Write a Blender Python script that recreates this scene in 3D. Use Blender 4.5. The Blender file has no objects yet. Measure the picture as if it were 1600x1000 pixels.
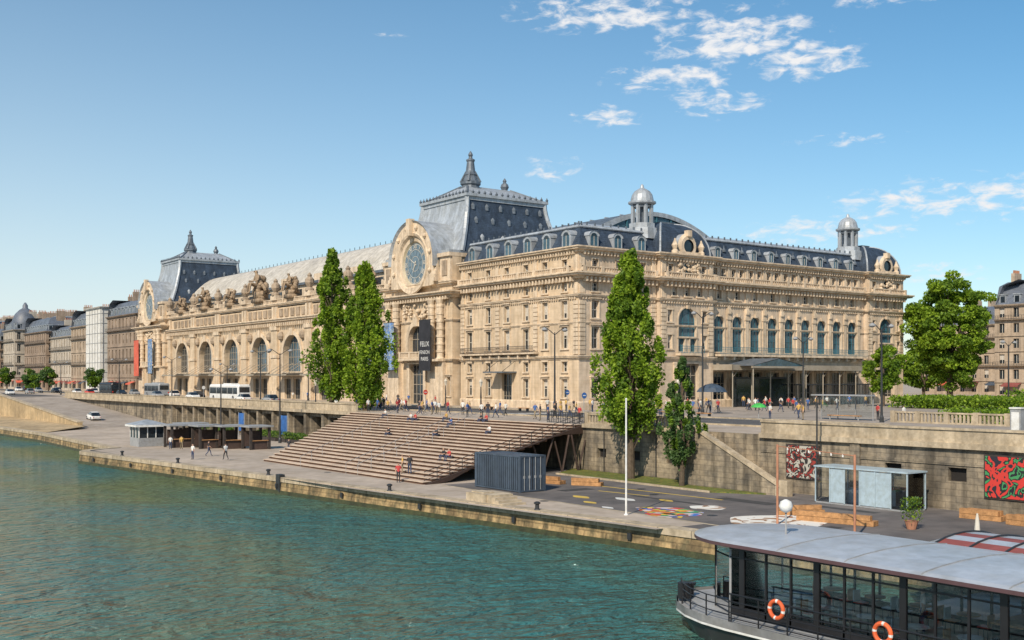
import bpy, math, random
import numpy as np
from mathutils import Vector, Matrix
random.seed(7); np.random.seed(7)
R=math.radians
scene=bpy.context.scene
scene.view_settings.view_transform='Standard'; scene.view_settings.look='None'; scene.view_settings.exposure=0
# ------------------------------------------------------------------ materials
def mat(name,col,rough=.8,var=.15,ns=.4,bump=0.,bs=4.,metal=0.,brick=None,streak=0.,spec=.5,col2=None,emit=0):
    m=bpy.data.materials.new(name); m.use_nodes=True
    nt=m.node_tree; N=nt.nodes; L=nt.links; b=N['Principled BSDF']
    b.inputs['Roughness'].default_value=rough; b.inputs['Metallic'].default_value=metal
    b.inputs['Specular IOR Level'].default_value=spec
    geo=N.new('ShaderNodeNewGeometry'); pos=geo.outputs['Position']
    def noise(sc,det=4,vec=pos):
        n=N.new('ShaderNodeTexNoise'); n.inputs['Scale'].default_value=sc; n.inputs['Detail'].default_value=det
        L.new(vec,n.inputs['Vector']); return n.outputs['Fac']
    def rng(f,a,b_,lo=.3,hi=.7):
        r=N.new('ShaderNodeMapRange'); r.inputs[1].default_value=lo; r.inputs[2].default_value=hi
        r.inputs[3].default_value=a; r.inputs[4].default_value=b_; L.new(f,r.inputs[0]); return r.outputs[0]
    def mul(a,b_):
        q=N.new('ShaderNodeMath'); q.operation='MULTIPLY'; L.new(a,q.inputs[0]); L.new(b_,q.inputs[1]); return q.outputs[0]
    f=rng(noise(ns),1-var,1+var)
    f=mul(f,rng(noise(ns*9,3),1-var*.6,1+var*.6))
    hgt=None
    if streak:
        mp=N.new('ShaderNodeVectorMath'); mp.operation='MULTIPLY'; mp.inputs[1].default_value=(1.6,1.6,.12); L.new(pos,mp.inputs[0])
        f=mul(f,rng(noise(1.,4,mp.outputs[0]),1-streak,1.03,.35,.55))
    if brick:
        sx=N.new('ShaderNodeSeparateXYZ'); L.new(pos,sx.inputs[0])
        ad=N.new('ShaderNodeMath'); ad.operation='ADD'; L.new(sx.outputs[0],ad.inputs[0]); L.new(sx.outputs[1],ad.inputs[1])
        cx=N.new('ShaderNodeCombineXYZ'); L.new(ad.outputs[0],cx.inputs[0]); L.new(sx.outputs[2],cx.inputs[1])
        bt=N.new('ShaderNodeTexBrick'); L.new(cx.outputs[0],bt.inputs['Vector'])
        bt.inputs['Scale'].default_value=1; bt.inputs['Brick Width'].default_value=brick[0]; bt.inputs['Row Height'].default_value=brick[1]
        bt.inputs['Mortar Size'].default_value=brick[3] if len(brick)>3 else .03; bt.inputs['Mortar Smooth'].default_value=.2
        k=brick[2]
        bt.inputs['Color1'].default_value=(1,1,1,1); bt.inputs['Color2'].default_value=(1-k*.45,)*3+(1,); bt.inputs['Mortar'].default_value=(1-k,)*3+(1,)
        rb=N.new('ShaderNodeRGBToBW'); L.new(bt.outputs['Color'],rb.inputs[0]); f=mul(f,rb.outputs[0]); hgt=rb.outputs[0]
    mx=N.new('ShaderNodeMix'); mx.data_type='RGBA'; mx.inputs[6].default_value=(*col,1)
    c2=col2 if col2 else (col[0]*.86,col[1]*.84,col[2]*.80)
    mx.inputs[7].default_value=(*c2,1); L.new(rng(noise(ns*3.1,5),0,1,.4,.65),mx.inputs[0])
    vm=N.new('ShaderNodeVectorMath'); vm.operation='SCALE'; L.new(mx.outputs[2],vm.inputs[0]); L.new(f,vm.inputs['Scale'])
    L.new(vm.outputs[0],b.inputs['Base Color'])
    if bump or hgt:
        bp=N.new('ShaderNodeBump'); bp.inputs['Strength'].default_value=bump if bump else .3; bp.inputs['Distance'].default_value=.05
        h=noise(bs,5)
        if hgt:
            a=N.new('ShaderNodeMath'); a.operation='ADD'; L.new(h,a.inputs[0]); L.new(hgt,a.inputs[1]); h=a.outputs[0]
        L.new(h,bp.inputs['Height']); L.new(bp.outputs[0],b.inputs['Normal'])
    return m
M={}
def D(key,*a,**k): M[key]=mat(key,*a,**k)
D('stone',(.62,.485,.335),var=.1,ns=.22,brick=(1.4,.5,.15,.02),streak=.2,bump=.25)
D('stone_w',(.62,.495,.365),var=.1,ns=.22,brick=(1.4,.5,.13,.02),streak=.18,bump=.25)
D('trim',(.64,.515,.375),var=.13,ns=.6,streak=.26,bump=.25)
D('trim_dk',(.36,.28,.20),var=.25,ns=.8,streak=.35,bump=.4,bs=3)
D('statue',(.33,.24,.155),var=.3,ns=1.2,bump=.7,bs=3,streak=.35)
D('slate',(.045,.066,.10),rough=.6,var=.3,ns=.6,brick=(.5,.3,.3,.03),bump=.3,streak=.2,spec=.35)
D('zinc',(.40,.435,.47),rough=.45,var=.16,ns=.3,brick=(.9,30,.25,.04),metal=.15,streak=.15)
D('zincroof',(.56,.52,.45),rough=.55,var=.12,ns=.25,brick=(1.2,2.4,.2,.04),streak=.22)
D('lead',(.12,.145,.175),rough=.5,var=.25,ns=1,metal=.1,streak=.2)
D('iron',(.03,.032,.035),rough=.5,var=.1)
D('frame',(.32,.28,.22),rough=.6,var=.1)
D('frame_w',(.62,.58,.5),rough=.6,var=.05)
D('frame_b',(.05,.17,.22),rough=.5,var=.1)
D('glass',(.018,.026,.034),rough=.12,var=.6,ns=.35,spec=.7)
D('glass_sky',(.04,.085,.12),rough=.15,var=.5,ns=.35,spec=.8)
D('curtain',(.50,.46,.40),rough=.9,var=.15,ns=2)
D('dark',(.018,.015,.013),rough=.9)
D('asphalt',(.135,.12,.112),rough=.9,var=.25,ns=.12,bump=.2,bs=20,col2=(.09,.083,.08))
D('road',(.085,.083,.082),rough=.9,var=.2,ns=.12,bump=.2,bs=20)
D('tar',(.05,.048,.047),rough=.85,var=.2,ns=.5)
D('pave',(.41,.345,.28),rough=.9,var=.18,ns=.15,bump=.15,bs=6)
D('pave2',(.33,.285,.24),rough=.9,var=.18,ns=.2)
D('quay_face',(.36,.25,.12),var=.35,ns=.5,brick=(1.6,.42,.4,.04),streak=.5,bump=.7,col2=(.15,.12,.06))
D('algae',(.045,.05,.018),var=.4,ns=1.5,bump=.5,bs=8,rough=.6)
D('coping',(.43,.355,.25),var=.25,ns=.5,bump=.2,streak=.2)
D('wall_st',(.30,.245,.17),var=.3,ns=.35,brick=(1.5,.42,.3,.035),streak=.5,bump=.5,col2=(.17,.145,.11))
D('sand',(.43,.32,.18),var=.25,ns=.2,bump=.4,streak=.2)
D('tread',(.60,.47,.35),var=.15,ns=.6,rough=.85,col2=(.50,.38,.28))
D('riser',(.10,.05,.03),var=.2,ns=.6)  # dark brown; the shadow of the gaps between treads is in this colour
D('grass',(.085,.125,.02),var=.35,ns=1.2,bump=.6,bs=25,col2=(.17,.15,.03))
D('corten',(.06,.038,.03),rough=.7,var=.3)
D('fascia',(.10,.055,.06),rough=.5,var=.1)
D('wood',(.42,.22,.09),rough=.7,var=.3,ns=3)
D('woodd',(.045,.035,.03),rough=.8,var=.3,ns=3)
D('container',(.06,.085,.12),rough=.5,var=.15,ns=1,streak=.2)
D('white',(.72,.72,.70),rough=.5,var=.06,ns=1)
D('kioskblue',(.38,.48,.54),rough=.4,var=.08,ns=1)
D('grey',(.30,.31,.32),rough=.5,var=.1,ns=1)
D('black',(.015,.015,.017),rough=.4,var=.1)
D('tyre',(.02,.02,.02),rough=.9)
D('red',(.55,.05,.03),rough=.5,var=.1); D('green',(.06,.42,.08),rough=.6,var=.1)
D('blue',(.03,.12,.36),rough=.6,var=.3,ns=1); D('yellow',(.6,.42,.08),rough=.8,var=.15)
D('orange',(.7,.13,.04),rough=.5); D('roofgrey',(.38,.41,.45),rough=.35,var=.12,ns=.4,bump=.05,bs=1)
D('bark',(.10,.075,.05),rough=.95,var=.3,ns=3,bump=.8,bs=10)
D('hull',(.05,.05,.052),rough=.35,var=.1); D('hullb',(.22,.22,.22),rough=.4,var=.2)
D('tentred',(.25,.07,.06),rough=.7,var=.15); D('chim',(.42,.20,.12),rough=.9,var=.2)
D('bgstone',(.43,.34,.25),var=.15,ns=.2,brick=(1.4,.5,.14,.02),streak=.25)  # the background stones carry slight atmospheric haze in their colour
D('bgstone2',(.33,.25,.185),var=.15,ns=.2,brick=(1.4,.5,.14,.02),streak=.25)
D('bgstone3',(.50,.44,.36),var=.12,ns=.2,brick=(1.4,.5,.14,.02),streak=.2)
D('bgslate',(.13,.15,.185),rough=.5,var=.2,ns=.4,brick=(.5,.4,.2,.03))
D('sheet',(.66,.65,.61),rough=.8,var=.08,ns=.3)
D('banner_red',(.60,.12,.07),rough=.7,var=.2,ns=.4); D('banner_blue',(.08,.19,.45),rough=.7,var=.5,ns=1.2,col2=(.35,.38,.30))
D('banner_dk',(.025,.025,.03),rough=.7,var=.3,ns=.8); D('dial',(.13,.19,.235),rough=.25,var=.15,ns=.5); D('gold',(.45,.38,.26),rough=.6)
D('skin',(.50,.31,.22),rough=.6,var=.05); D('hair',(.05,.03,.02),rough=.7); D('jean',(.04,.06,.12)); D('khaki',(.25,.20,.13))
D('shirt_w',(.65,.65,.62)); D('shirt_b',(.05,.12,.32)); D('shirt_r',(.45,.05,.05)); D('shirt_k',(.03,.03,.035)); D('shirt_y',(.55,.35,.10))
def foliage(name,c1,c2,tr=.42):
    m=bpy.data.materials.new(name); m.use_nodes=True; nt=m.node_tree; N=nt.nodes; L=nt.links; b=N['Principled BSDF']
    geo=N.new('ShaderNodeNewGeometry'); n=N.new('ShaderNodeTexNoise'); n.inputs['Scale'].default_value=.7; n.inputs['Detail'].default_value=5
    L.new(geo.outputs['Position'],n.inputs['Vector'])
    ad=N.new('ShaderNodeMath'); ad.operation='MULTIPLY_ADD'; ad.inputs[1].default_value=.5; L.new(geo.outputs['Random Per Island'],ad.inputs[0]); L.new(n.outputs['Fac'],ad.inputs[2])
    cr=N.new('ShaderNodeValToRGB'); cr.color_ramp.elements[0].position=.42; cr.color_ramp.elements[1].position=.95
    cr.color_ramp.elements[0].color=(*c1,1); cr.color_ramp.elements[1].color=(*c2,1); L.new(ad.outputs[0],cr.inputs[0])
    L.new(cr.outputs[0],b.inputs['Base Color']); b.inputs['Roughness'].default_value=.55; b.inputs['Specular IOR Level'].default_value=.3
    t=N.new('ShaderNodeBsdfTranslucent'); L.new(cr.outputs[0],t.inputs[0]); mx=N.new('ShaderNodeMixShader'); mx.inputs[0].default_value=tr
    L.new(b.outputs[0],mx.inputs[1]); L.new(t.outputs[0],mx.inputs[2]); L.new(mx.outputs[0],N['Material Output'].inputs[0]); M[name]=m
foliage('leaf_a',(.09,.185,.010),(.31,.44,.035)); foliage('leaf_b',(.05,.115,.010),(.20,.32,.03)); foliage('leaf_c',(.04,.09,.025),(.12,.21,.06))
m=bpy.data.materials.new('clear_glass'); m.use_nodes=True; nt=m.node_tree; N=nt.nodes; L=nt.links
tr=N.new('ShaderNodeBsdfTransparent'); tr.inputs[0].default_value=(.92,.95,.96,1); gl=N.new('ShaderNodeBsdfGlossy'); gl.inputs['Roughness'].default_value=.03
fr=N.new('ShaderNodeFresnel'); fr.inputs[0].default_value=1.5; mx=N.new('ShaderNodeMixShader'); L.new(fr.outputs[0],mx.inputs[0]); L.new(tr.outputs[0],mx.inputs[1]); L.new(gl.outputs[0],mx.inputs[2]); L.new(mx.outputs[0],N['Material Output'].inputs[0]); M['clear']=m
# water
m=bpy.data.materials.new('water'); m.use_nodes=True; nt=m.node_tree; N=nt.nodes; L=nt.links; b=N['Principled BSDF']
geo=N.new('ShaderNodeNewGeometry')
def wn(sc,det,strch,rot=0,dist=.6):
    mp=N.new('ShaderNodeMapping'); mp.inputs['Rotation'].default_value=(0,0,rot); mp.inputs['Scale'].default_value=strch; L.new(geo.outputs['Position'],mp.inputs[0])
    n=N.new('ShaderNodeTexNoise'); n.inputs['Scale'].default_value=sc; n.inputs['Detail'].default_value=det; n.inputs['Distortion'].default_value=dist; L.new(mp.outputs[0],n.inputs['Vector']); return n.outputs['Fac']
cr=N.new('ShaderNodeValToRGB'); cr.color_ramp.elements[0].color=(.040,.165,.170,1); cr.color_ramp.elements[1].color=(.135,.175,.065,1)
cr.color_ramp.elements[0].position=.40; cr.color_ramp.elements[1].position=.62
L.new(wn(.035,4,(1,.6,1)),cr.inputs[0]); L.new(cr.outputs[0],b.inputs['Base Color'])
b.inputs['Roughness'].default_value=.05; b.inputs['IOR'].default_value=1.35
def ma(op,a,b_):
    q=N.new('ShaderNodeMath'); q.operation=op
    for i,x in enumerate((a,b_)):
        if isinstance(x,(int,float)): q.inputs[i].default_value=x
        else: L.new(x,q.inputs[i])
    return q.outputs[0]
h=ma('ADD',ma('MULTIPLY',wn(.22,3,(1,1.8,1),.5,1.2),1.7),ma('ADD',ma('MULTIPLY',wn(.85,4,(1,2.2,1),.75,.9),1.05),ma('MULTIPLY',wn(2.8,3,(1,1.8,1),.5,.5),.30)))
bp=N.new('ShaderNodeBump'); bp.inputs['Strength'].default_value=1.; bp.inputs['Distance'].default_value=1.15; L.new(h,bp.inputs['Height']); L.new(bp.outputs[0],b.inputs['Normal']); M['water']=m
def art(name,base,cols,sc,seed=0,lo=.46,sp=.22):
    m=bpy.data.materials.new(name); m.use_nodes=True; nt=m.node_tree; N=nt.nodes; L=nt.links; b=N['Principled BSDF']; b.inputs['Roughness'].default_value=.8
    geo=N.new('ShaderNodeNewGeometry'); mp=N.new('ShaderNodeMapping'); mp.inputs['Location'].default_value=(seed,seed,seed); L.new(geo.outputs['Position'],mp.inputs[0])
    n=N.new('ShaderNodeTexNoise'); n.inputs['Scale'].default_value=sc; n.inputs['Detail'].default_value=2; n.inputs['Distortion'].default_value=.8; L.new(mp.outputs[0],n.inputs['Vector'])
    cr=N.new('ShaderNodeValToRGB'); cr.color_ramp.interpolation='CONSTANT'; cr.color_ramp.elements[0].color=(*base,1)
    k=len(cols)
    for i,c in enumerate(cols):
        e=cr.color_ramp.elements[1] if i==0 else cr.color_ramp.elements.new(.5)
        e.position=lo+sp*i/k; e.color=(*c,1)
    L.new(n.outputs['Fac'],cr.inputs[0]); L.new(cr.outputs[0],b.inputs['Base Color']); M[name]=m
art('mural_a',(.02,.02,.02),[(.30,.04,.03),(.02,.02,.02),(.42,.40,.34),(.03,.03,.03),(.30,.08,.03)],1.7,3,.38,.30)
art('mural_b',(.012,.015,.02),[(.05,.25,.09),(.015,.02,.02),(.55,.04,.03),(.02,.02,.03),(.06,.14,.35)],1.3,31,.38,.30)
art('paint_w',(.30,.17,.09),[(.7,.66,.58),(.7,.68,.62),(.32,.13,.05),(.65,.62,.55)],.75,2,.40,.3)
m=bpy.data.materials.new('paint_c'); m.use_nodes=True; nt=m.node_tree; N=nt.nodes; L=nt.links; b=N['Principled BSDF']; geo=N.new('ShaderNodeNewGeometry')
vo=N.new('ShaderNodeTexVoronoi'); vo.inputs['Scale'].default_value=2.2; L.new(geo.outputs['Position'],vo.inputs['Vector']); sh=N.new('ShaderNodeSeparateColor'); L.new(vo.outputs['Color'],sh.inputs[0])
cr=N.new('ShaderNodeValToRGB'); cr.color_ramp.interpolation='CONSTANT'; cl_=[(.11,.1,.1),(.6,.42,.04),(.5,.06,.04),(.05,.28,.12),(.06,.16,.45),(.6,.5,.45),(.5,.2,.04)]
for i,c in enumerate(cl_):
    e=cr.color_ramp.elements[i] if i<2 else cr.color_ramp.elements.new(.9); e.position=i/7; e.color=(*c,1)
L.new(sh.outputs[0],cr.inputs[0]); L.new(cr.outputs[0],b.inputs['Base Color']); b.inputs['Roughness'].default_value=.85; M['paint_c']=m
# ------------------------------------------------------------------ builder
class G:
    def __init__(s): s.v=[]; s.f=[]; s.m=[]; s.mats=[]
    def mi(s,k):
        if k not in s.mats: s.mats.append(k)
        return s.mats.index(k)
    def add(s,vs,fs,k):
        o=len(s.v); s.v.extend(vs); i=s.mi(k)
        for f in fs: s.f.append([q+o for q in f]); s.m.append(i)
    def quad(s,a,b,c,d,k): s.add([a,b,c,d],[(0,1,2,3)],k)
    def box(s,x0,x1,y0,y1,z0,z1,k):
        s.add([(x0,y0,z0),(x1,y0,z0),(x1,y1,z0),(x0,y1,z0),(x0,y0,z1),(x1,y0,z1),(x1,y1,z1),(x0,y1,z1)],
              [(0,3,2,1),(4,5,6,7),(0,1,5,4),(1,2,6,5),(2,3,7,6),(3,0,4,7)],k)
    def prism(s,poly,z0,z1,k,k2=None):
        n=len(poly); s.add([(p[0],p[1],z0) for p in poly]+[(p[0],p[1],z1) for p in poly],
              [tuple(range(n,2*n)),tuple(range(n-1,-1,-1))]+[(i,(i+1)%n,n+(i+1)%n,n+i) for i in range(n)],k)
    def lathe(s,cx,cy,prof,n,k,ph=0):
        vs=[(cx+r*math.cos(ph+2*math.pi*j/n),cy+r*math.sin(ph+2*math.pi*j/n),z) for r,z in prof for j in range(n)]
        fs=[(i*n+j,i*n+(j+1)%n,(i+1)*n+(j+1)%n,(i+1)*n+j) for i in range(len(prof)-1) for j in range(n)]
        fs.append(tuple((len(prof)-1)*n+j for j in range(n))); s.add(vs,fs,k)
    def tube(s,p,q,r0,r1,n,k,cap=True):
        p=Vector(p); q=Vector(q); d=(q-p).normalized(); a=d.cross(Vector((0,0,1)) if abs(d.z)<.95 else Vector((1,0,0))).normalized(); b=d.cross(a)
        vs=[]
        for c,r in ((p,r0),(q,r1)):
            for j in range(n):
                t=2*math.pi*j/n; vs.append(tuple(c+a*r*math.cos(t)+b*r*math.sin(t)))
        fs=[(j,(j+1)%n,n+(j+1)%n,n+j) for j in range(n)]
        if cap: fs+= [tuple(range(n)),tuple(range(n,2*n))]
        s.add(vs,fs,k)
    def path(s,pts,r,n,k):
        for a,b in zip(pts[:-1],pts[1:]): s.tube(a,b,r,r,n,k)
    def loft(s,secs,k,cap=True):
        n=len(secs[0]); vs=[p for q in secs for p in q]
        fs=[(i*n+j,i*n+(j+1)%n,(i+1)*n+(j+1)%n,(i+1)*n+j) for i in range(len(secs)-1) for j in range(n)]
        if cap: fs+=[tuple(range(n)),tuple((len(secs)-1)*n+j for j in range(n))]
        s.add(vs,fs,k)
    def sweep(s,path,prof,k,caps=True):
        P=[Vector((a,b)) for a,b in path]; n=len(P); off=[]
        ns=[]
        for i in range(n-1):
            t=(P[i+1]-P[i]).normalized(); ns.append(Vector((t.y,-t.x)))
        for i in range(n):
            if i==0: off.append(ns[0])
            elif i==n-1: off.append(ns[-1])
            else:
                a,b=ns[i-1],ns[i]; off.append((a+b)/(1+a.dot(b)))
        m_=len(prof); vs=[(P[i].x+off[i].x*d,P[i].y+off[i].y*d,z) for i in range(n) for d,z in prof]
        fs=[(i*m_+j,(i+1)*m_+j,(i+1)*m_+j+1,i*m_+j+1) for i in range(n-1) for j in range(m_-1)]
        if caps and m_>2: fs+=[tuple(range(m_)),tuple((n-1)*m_+j for j in range(m_))]
        s.add(vs,fs,k)
    def obj(s,name,parent=None,smooth=False):
        me=bpy.data.meshes.new(name); me.from_pydata([tuple(v) for v in s.v],[],s.f)
        for k in s.mats: me.materials.append(M[k])
        me.polygons.foreach_set('material_index',s.m)
        if smooth: me.polygons.foreach_set('use_smooth',[True]*len(s.f))
        me.update(); o=bpy.data.objects.new(name,me); scene.collection.objects.link(o)
        if parent: o.parent=parent
        return o
def empty(name,loc=(0,0,0)):
    o=bpy.data.objects.new(name,None); o.location=loc; scene.collection.objects.link(o); return o
class F:
    def __init__(s,o,U,Nn): s.o=o; s.U=U; s.N=Nn
    def p(s,u,z,d): return (s.o[0]+s.U[0]*u+s.N[0]*d, s.o[1]+s.U[1]*u+s.N[1]*d, z)
    def box(s,g,u0,u1,z0,z1,d0,d1,k):
        p=s.p; g.add([p(u0,z0,d0),p(u1,z0,d0),p(u1,z0,d1),p(u0,z0,d1),p(u0,z1,d0),p(u1,z1,d0),p(u1,z1,d1),p(u0,z1,d1)],
              [(0,3,2,1),(4,5,6,7),(0,1,5,4),(1,2,6,5),(2,3,7,6),(3,0,4,7)],k)
def facade(g,gw,fr,u0,u1,z0,z1,ops,k,depth=.4):
    """wall with real openings. op=(uc,w,za,zb,arch,style)"""
    us={u0,u1}; zs={z0,z1}
    for o in ops:
        us|={round(o[0]-o[1]/2,4),round(o[0]+o[1]/2,4)}; zs|={o[2],o[3]}
    us=sorted(x for x in us if u0-1e-6<=x<=u1+1e-6); zs=sorted(x for x in zs if z0-1e-6<=x<=z1+1e-6)
    for i in range(len(us)-1):
        uc=(us[i]+us[i+1])/2; st=None
        for j in range(len(zs)-1):
            zc=(zs[j]+zs[j+1])/2
            ins=any(o[0]-o[1]/2<uc<o[0]+o[1]/2 and o[2]<zc<o[3] for o in ops)
            if not ins and st is None: st=zs[j]
            if ins and st is not None: g.quad(fr.p(us[i],st,0),fr.p(us[i+1],st,0),fr.p(us[i+1],zs[j],0),fr.p(us[i],zs[j],0),k); st=None
        if st is not None: g.quad(fr.p(us[i],st,0),fr.p(us[i+1],st,0),fr.p(us[i+1],zs[-1],0),fr.p(us[i],zs[-1],0),k)
    for o in ops: window(g,gw,fr,o,k,depth)
def window(g,gw,fr,o,k,depth):
    uc,w,za,zb,arch,sty=o; a=uc-w/2; b=uc+w/2; r=w/2; zs=zb-r if arch else zb; p=fr.p
    dp=depth*(2.2 if sty=='nave' else 1)
    g.quad(p(a,za,0),p(a,zs,0),p(a,zs,-dp),p(a,za,-dp),k); g.quad(p(b,za,0),p(b,zs,0),p(b,zs,-dp),p(b,za,-dp),k)
    g.quad(p(a,za,0),p(b,za,0),p(b,za,-dp),p(a,za,-dp),k)
    gk='glass' if sty in('rect','door','attic','bg') or random.random()<.35 else 'glass_sky'
    if sty=='blue': gk='glass_sky'
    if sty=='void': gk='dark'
    gw.quad(p(a,za,-dp),p(b,za,-dp),p(b,zs,-dp),p(a,zs,-dp),gk)
    n=12
    if arch:
        arc=[(uc-r*math.cos(math.pi*i/n),zs+r*math.sin(math.pi*i/n)) for i in range(n+1)]
        for i in range(n):
            (x0,y0),(x1,y1)=arc[i],arc[i+1]; c=a if i<n//2 else b
            g.add([p(c,zb,0),p(x0,y0,0),p(x1,y1,0)],[(0,1,2)],k)
            g.quad(p(x0,y0,0),p(x1,y1,0),p(x1,y1,-dp),p(x0,y0,-dp),k)
            gw.add([p(uc,zs,-dp),p(x0,y0,-dp),p(x1,y1,-dp)],[(0,1,2)],gk)
    else: g.quad(p(a,zb,0),p(b,zb,0),p(b,zb,-dp),p(a,zb,-dp),k)
    if sty=='void': return
    if sty=='bg':
        fr.box(gw,uc-.05,uc+.05,za,zb,-dp-.02,-dp+.06,'frame_w')
        if random.random()<.4: fr.box(gw,a+.02,b-.02,za+(zb-za)*.4,zb-.02,-dp-.02,-dp+.05,'curtain')
        return
    fk={'rect':'frame_w','attic':'frame_w','door':'frame','nave':'frame','arch':'frame','blue':'frame_b'}.get(sty,'frame')
    d0,d1=-dp-.02,-dp+.07; t=.07 if w<4 else .1
    nb={'rect':2,'attic':2,'door':4,'nave':7,'arch':3,'blue':3}[sty]
    for i in range(nb+1):
        x=a+w*i/nb; x=min(max(x,a+t/2+.005),b-t/2-.005)
        zt=zs+math.sqrt(max(r*r-(x-uc)**2,0))-.02 if arch else zb-.02
        fr.box(gw,x-t/2,x+t/2,za+.01,zt,d0,d1,fk)
    nz=max(2,int((zb-za)/(1.4 if w<4 else 1.5)))
    for i in range(nz+1):
        z=za+.06+(zb-za-.2)*i/nz
        hw=w/2-.01 if z<zs else math.sqrt(max(r*r-(z-zs)**2,.01))-.02
        fr.box(gw,uc-hw,uc+hw,z-t/2,z+t/2,d0-.004,d1+.006,fk)
    if sty=='rect' and random.random()<.45: fr.box(gw,a+.03,b-.03,za+(zb-za)*random.choice([.3,.45,.6]),zb-.03,-dp-.01,-dp+.04,'curtain')
    s=.22 if w<4 else .8; e=.1 if w<4 else .3
    if sty=='attic': s=.12
    fr.box(g,a-s,a-.003,za,zs,-.03,e,'trim'); fr.box(g,b+.003,b+s,za,zs,-.03,e,'trim')
    if arch:
        m_=16
        A=[(math.cos(math.pi*i/m_),math.sin(math.pi*i/m_)) for i in range(m_+1)]
        for i in range(m_):
            (c0,s0),(c1,s1)=A[i],A[i+1]; q=r+s; ri=r+.003
            g.quad(p(uc-ri*c0,zs+ri*s0,e),p(uc-ri*c1,zs+ri*s1,e),p(uc-q*c1,zs+q*s1,e),p(uc-q*c0,zs+q*s0,e),'trim')
            g.quad(p(uc-q*c0,zs+q*s0,e),p(uc-q*c1,zs+q*s1,e),p(uc-q*c1,zs+q*s1,-.03),p(uc-q*c0,zs+q*s0,-.03),'trim')
            g.quad(p(uc-ri*c0,zs+ri*s0,e),p(uc-ri*c1,zs+ri*s1,e),p(uc-ri*c1,zs+ri*s1,-.03),p(uc-ri*c0,zs+ri*s0,-.03),'trim')
        kw=.25 if w<4 else .7
        fr.box(g,uc-kw,uc+kw,zb-.15,zb+s*1.7,-.03,e+.25,'trim')
    else:
        fr.box(g,a-s-.05,b+s+.05,zb+.003,zb+.25,-.03,e+.05,'trim')
        if sty=='rect' and zb-za>2: fr.box(g,a-s-.15,b+s+.15,zb+.253,zb+.4,-.03,e+.25,'trim')
    fr.box(g,a-s-.06,b+s+.06,za-.2,za-.003,-.03,e+.1,'trim')
def cornice(g,path,z,h,proj,k='trim',mod=True):
    g.sweep(path,[(-.05,z),(proj*.3,z),(proj*.35,z+h*.35),(proj*.8,z+h*.45),(proj*.85,z+h*.7),(proj,z+h*.78),(proj,z+h),(-.05,z+h+.03)],k)
def modill(g,fr,u0,u1,z,step,w,h,d0,d1,k='trim'):
    n=max(1,int((u1-u0)/step))
    for i in range(n):
        u=u0+(i+.5)*(u1-u0)/n; fr.box(g,u-w/2,u+w/2,z,z+h,d0,d1,k)
def balus(g,fr,u0,u1,z,h,d,k='trim',step=.45,bay=4.):
    fr.box(g,u0,u1,z,z+.15,d-.14,d+.14,k); fr.box(g,u0,u1,z+h-.15,z+h,d-.16,d+.16,k)
    n=int((u1-u0)/step)
    for i in range(n):
        u=u0+(i+.5)*(u1-u0)/n; fr.box(g,u-.09,u+.09,z+.15,z+h-.15,d-.09,d+.09,k)
    nb=max(1,round((u1-u0)/bay))
    for i in range(nb+1):
        u=u0+i*(u1-u0)/nb; u=min(max(u,u0+.25),u1-.25); fr.box(g,u-.25,u+.25,z-.02,z+h+.06,d-.2,d+.2,k)
def ironrail(g,fr,u0,u1,z,h,d,k='iron',step=.3):
    fr.box(g,u0,u1,z+h-.06,z+h,d-.03,d+.03,k); fr.box(g,u0,u1,z+.05,z+.1,d-.03,d+.03,k); fr.box(g,u0,u1,z+h*.6,z+h*.6+.04,d-.02,d+.02,k)
    n=max(1,int((u1-u0)/step))
    for i in range(n+1):
        u=u0+i*(u1-u0)/n; fr.box(g,u-.025,u+.025,z,z+h,d-.02,d+.02,k)
# ------------------------------------------------------------------ MUSEUM
X0,Y0=94.2,113.1
museum=empty('museum_building')
W=G(); WI=G(); RF=G(); OR=G()
FN=F((X0,Y0),(0,1),(-1,0)); FW=F((X0,Y0),(1,0),(0,-1)); FW2=F((X0,Y0-.8),(1,0),(0,-1))
bays=[3.0,7.4,11.9,16.6,21.4,26.4]
def rows(u,ws=1.25):
    return [(u,1.1,19.3,20.7,False,'attic'),(u,1.1,16.3,17.6,False,'rect'),(u,ws,12.6,15.0,False,'rect'),(u,ws+.1,8.4,11.4,False,'rect'),(u,1.2,5.2,6.6,False,'attic'),(u,1.3,1.6,4.2,False,'rect')]
ops=[]
for u in bays: ops+=rows(u)
ops=[o for o in ops if not(o[0]==16.6 and o[2]<6)]; ops.append((16.6,2.6,.02,5.0,False,'door'))
facade(W,WI,FN,0,29.0,0,22,ops,'stone')
ops=[]
for u in (2.9,7.3,11.8): ops+=rows(u)
facade(W,WI,FW,0,14.5,0,22,ops,'stone_w')
def pav_ops(c): return [(c,3.6,10.4,14.6,True,'blue'),(c-1.2,1.3,8.2,10.1,False,'blue'),(c+1.2,1.3,8.2,10.1,False,'blue'),(c,4.2,.02,6.4,False,'door'),(c-3.6,.9,12.5,14.2,False,'rect'),(c+3.6,.9,12.5,14.2,False,'rect'),
    (c-3.6,.9,8.6,10.6,False,'rect'),(c+3.6,.9,8.6,10.6,False,'rect'),(c-2.6,1,16.3,17.6,False,'rect'),(c+2.6,1,16.3,17.6,False,'rect'),(c,1,16.3,17.6,False,'rect'),(c-3.4,1,19.3,20.8,False,'attic'),(c+3.4,1,19.3,20.8,False,'attic'),(c,1.6,19.0,21.2,True,'blue')]
facade(W,WI,FW2,14.5,25.4,0,22,pav_ops(19.95),'stone_w')
ops=[]
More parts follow.
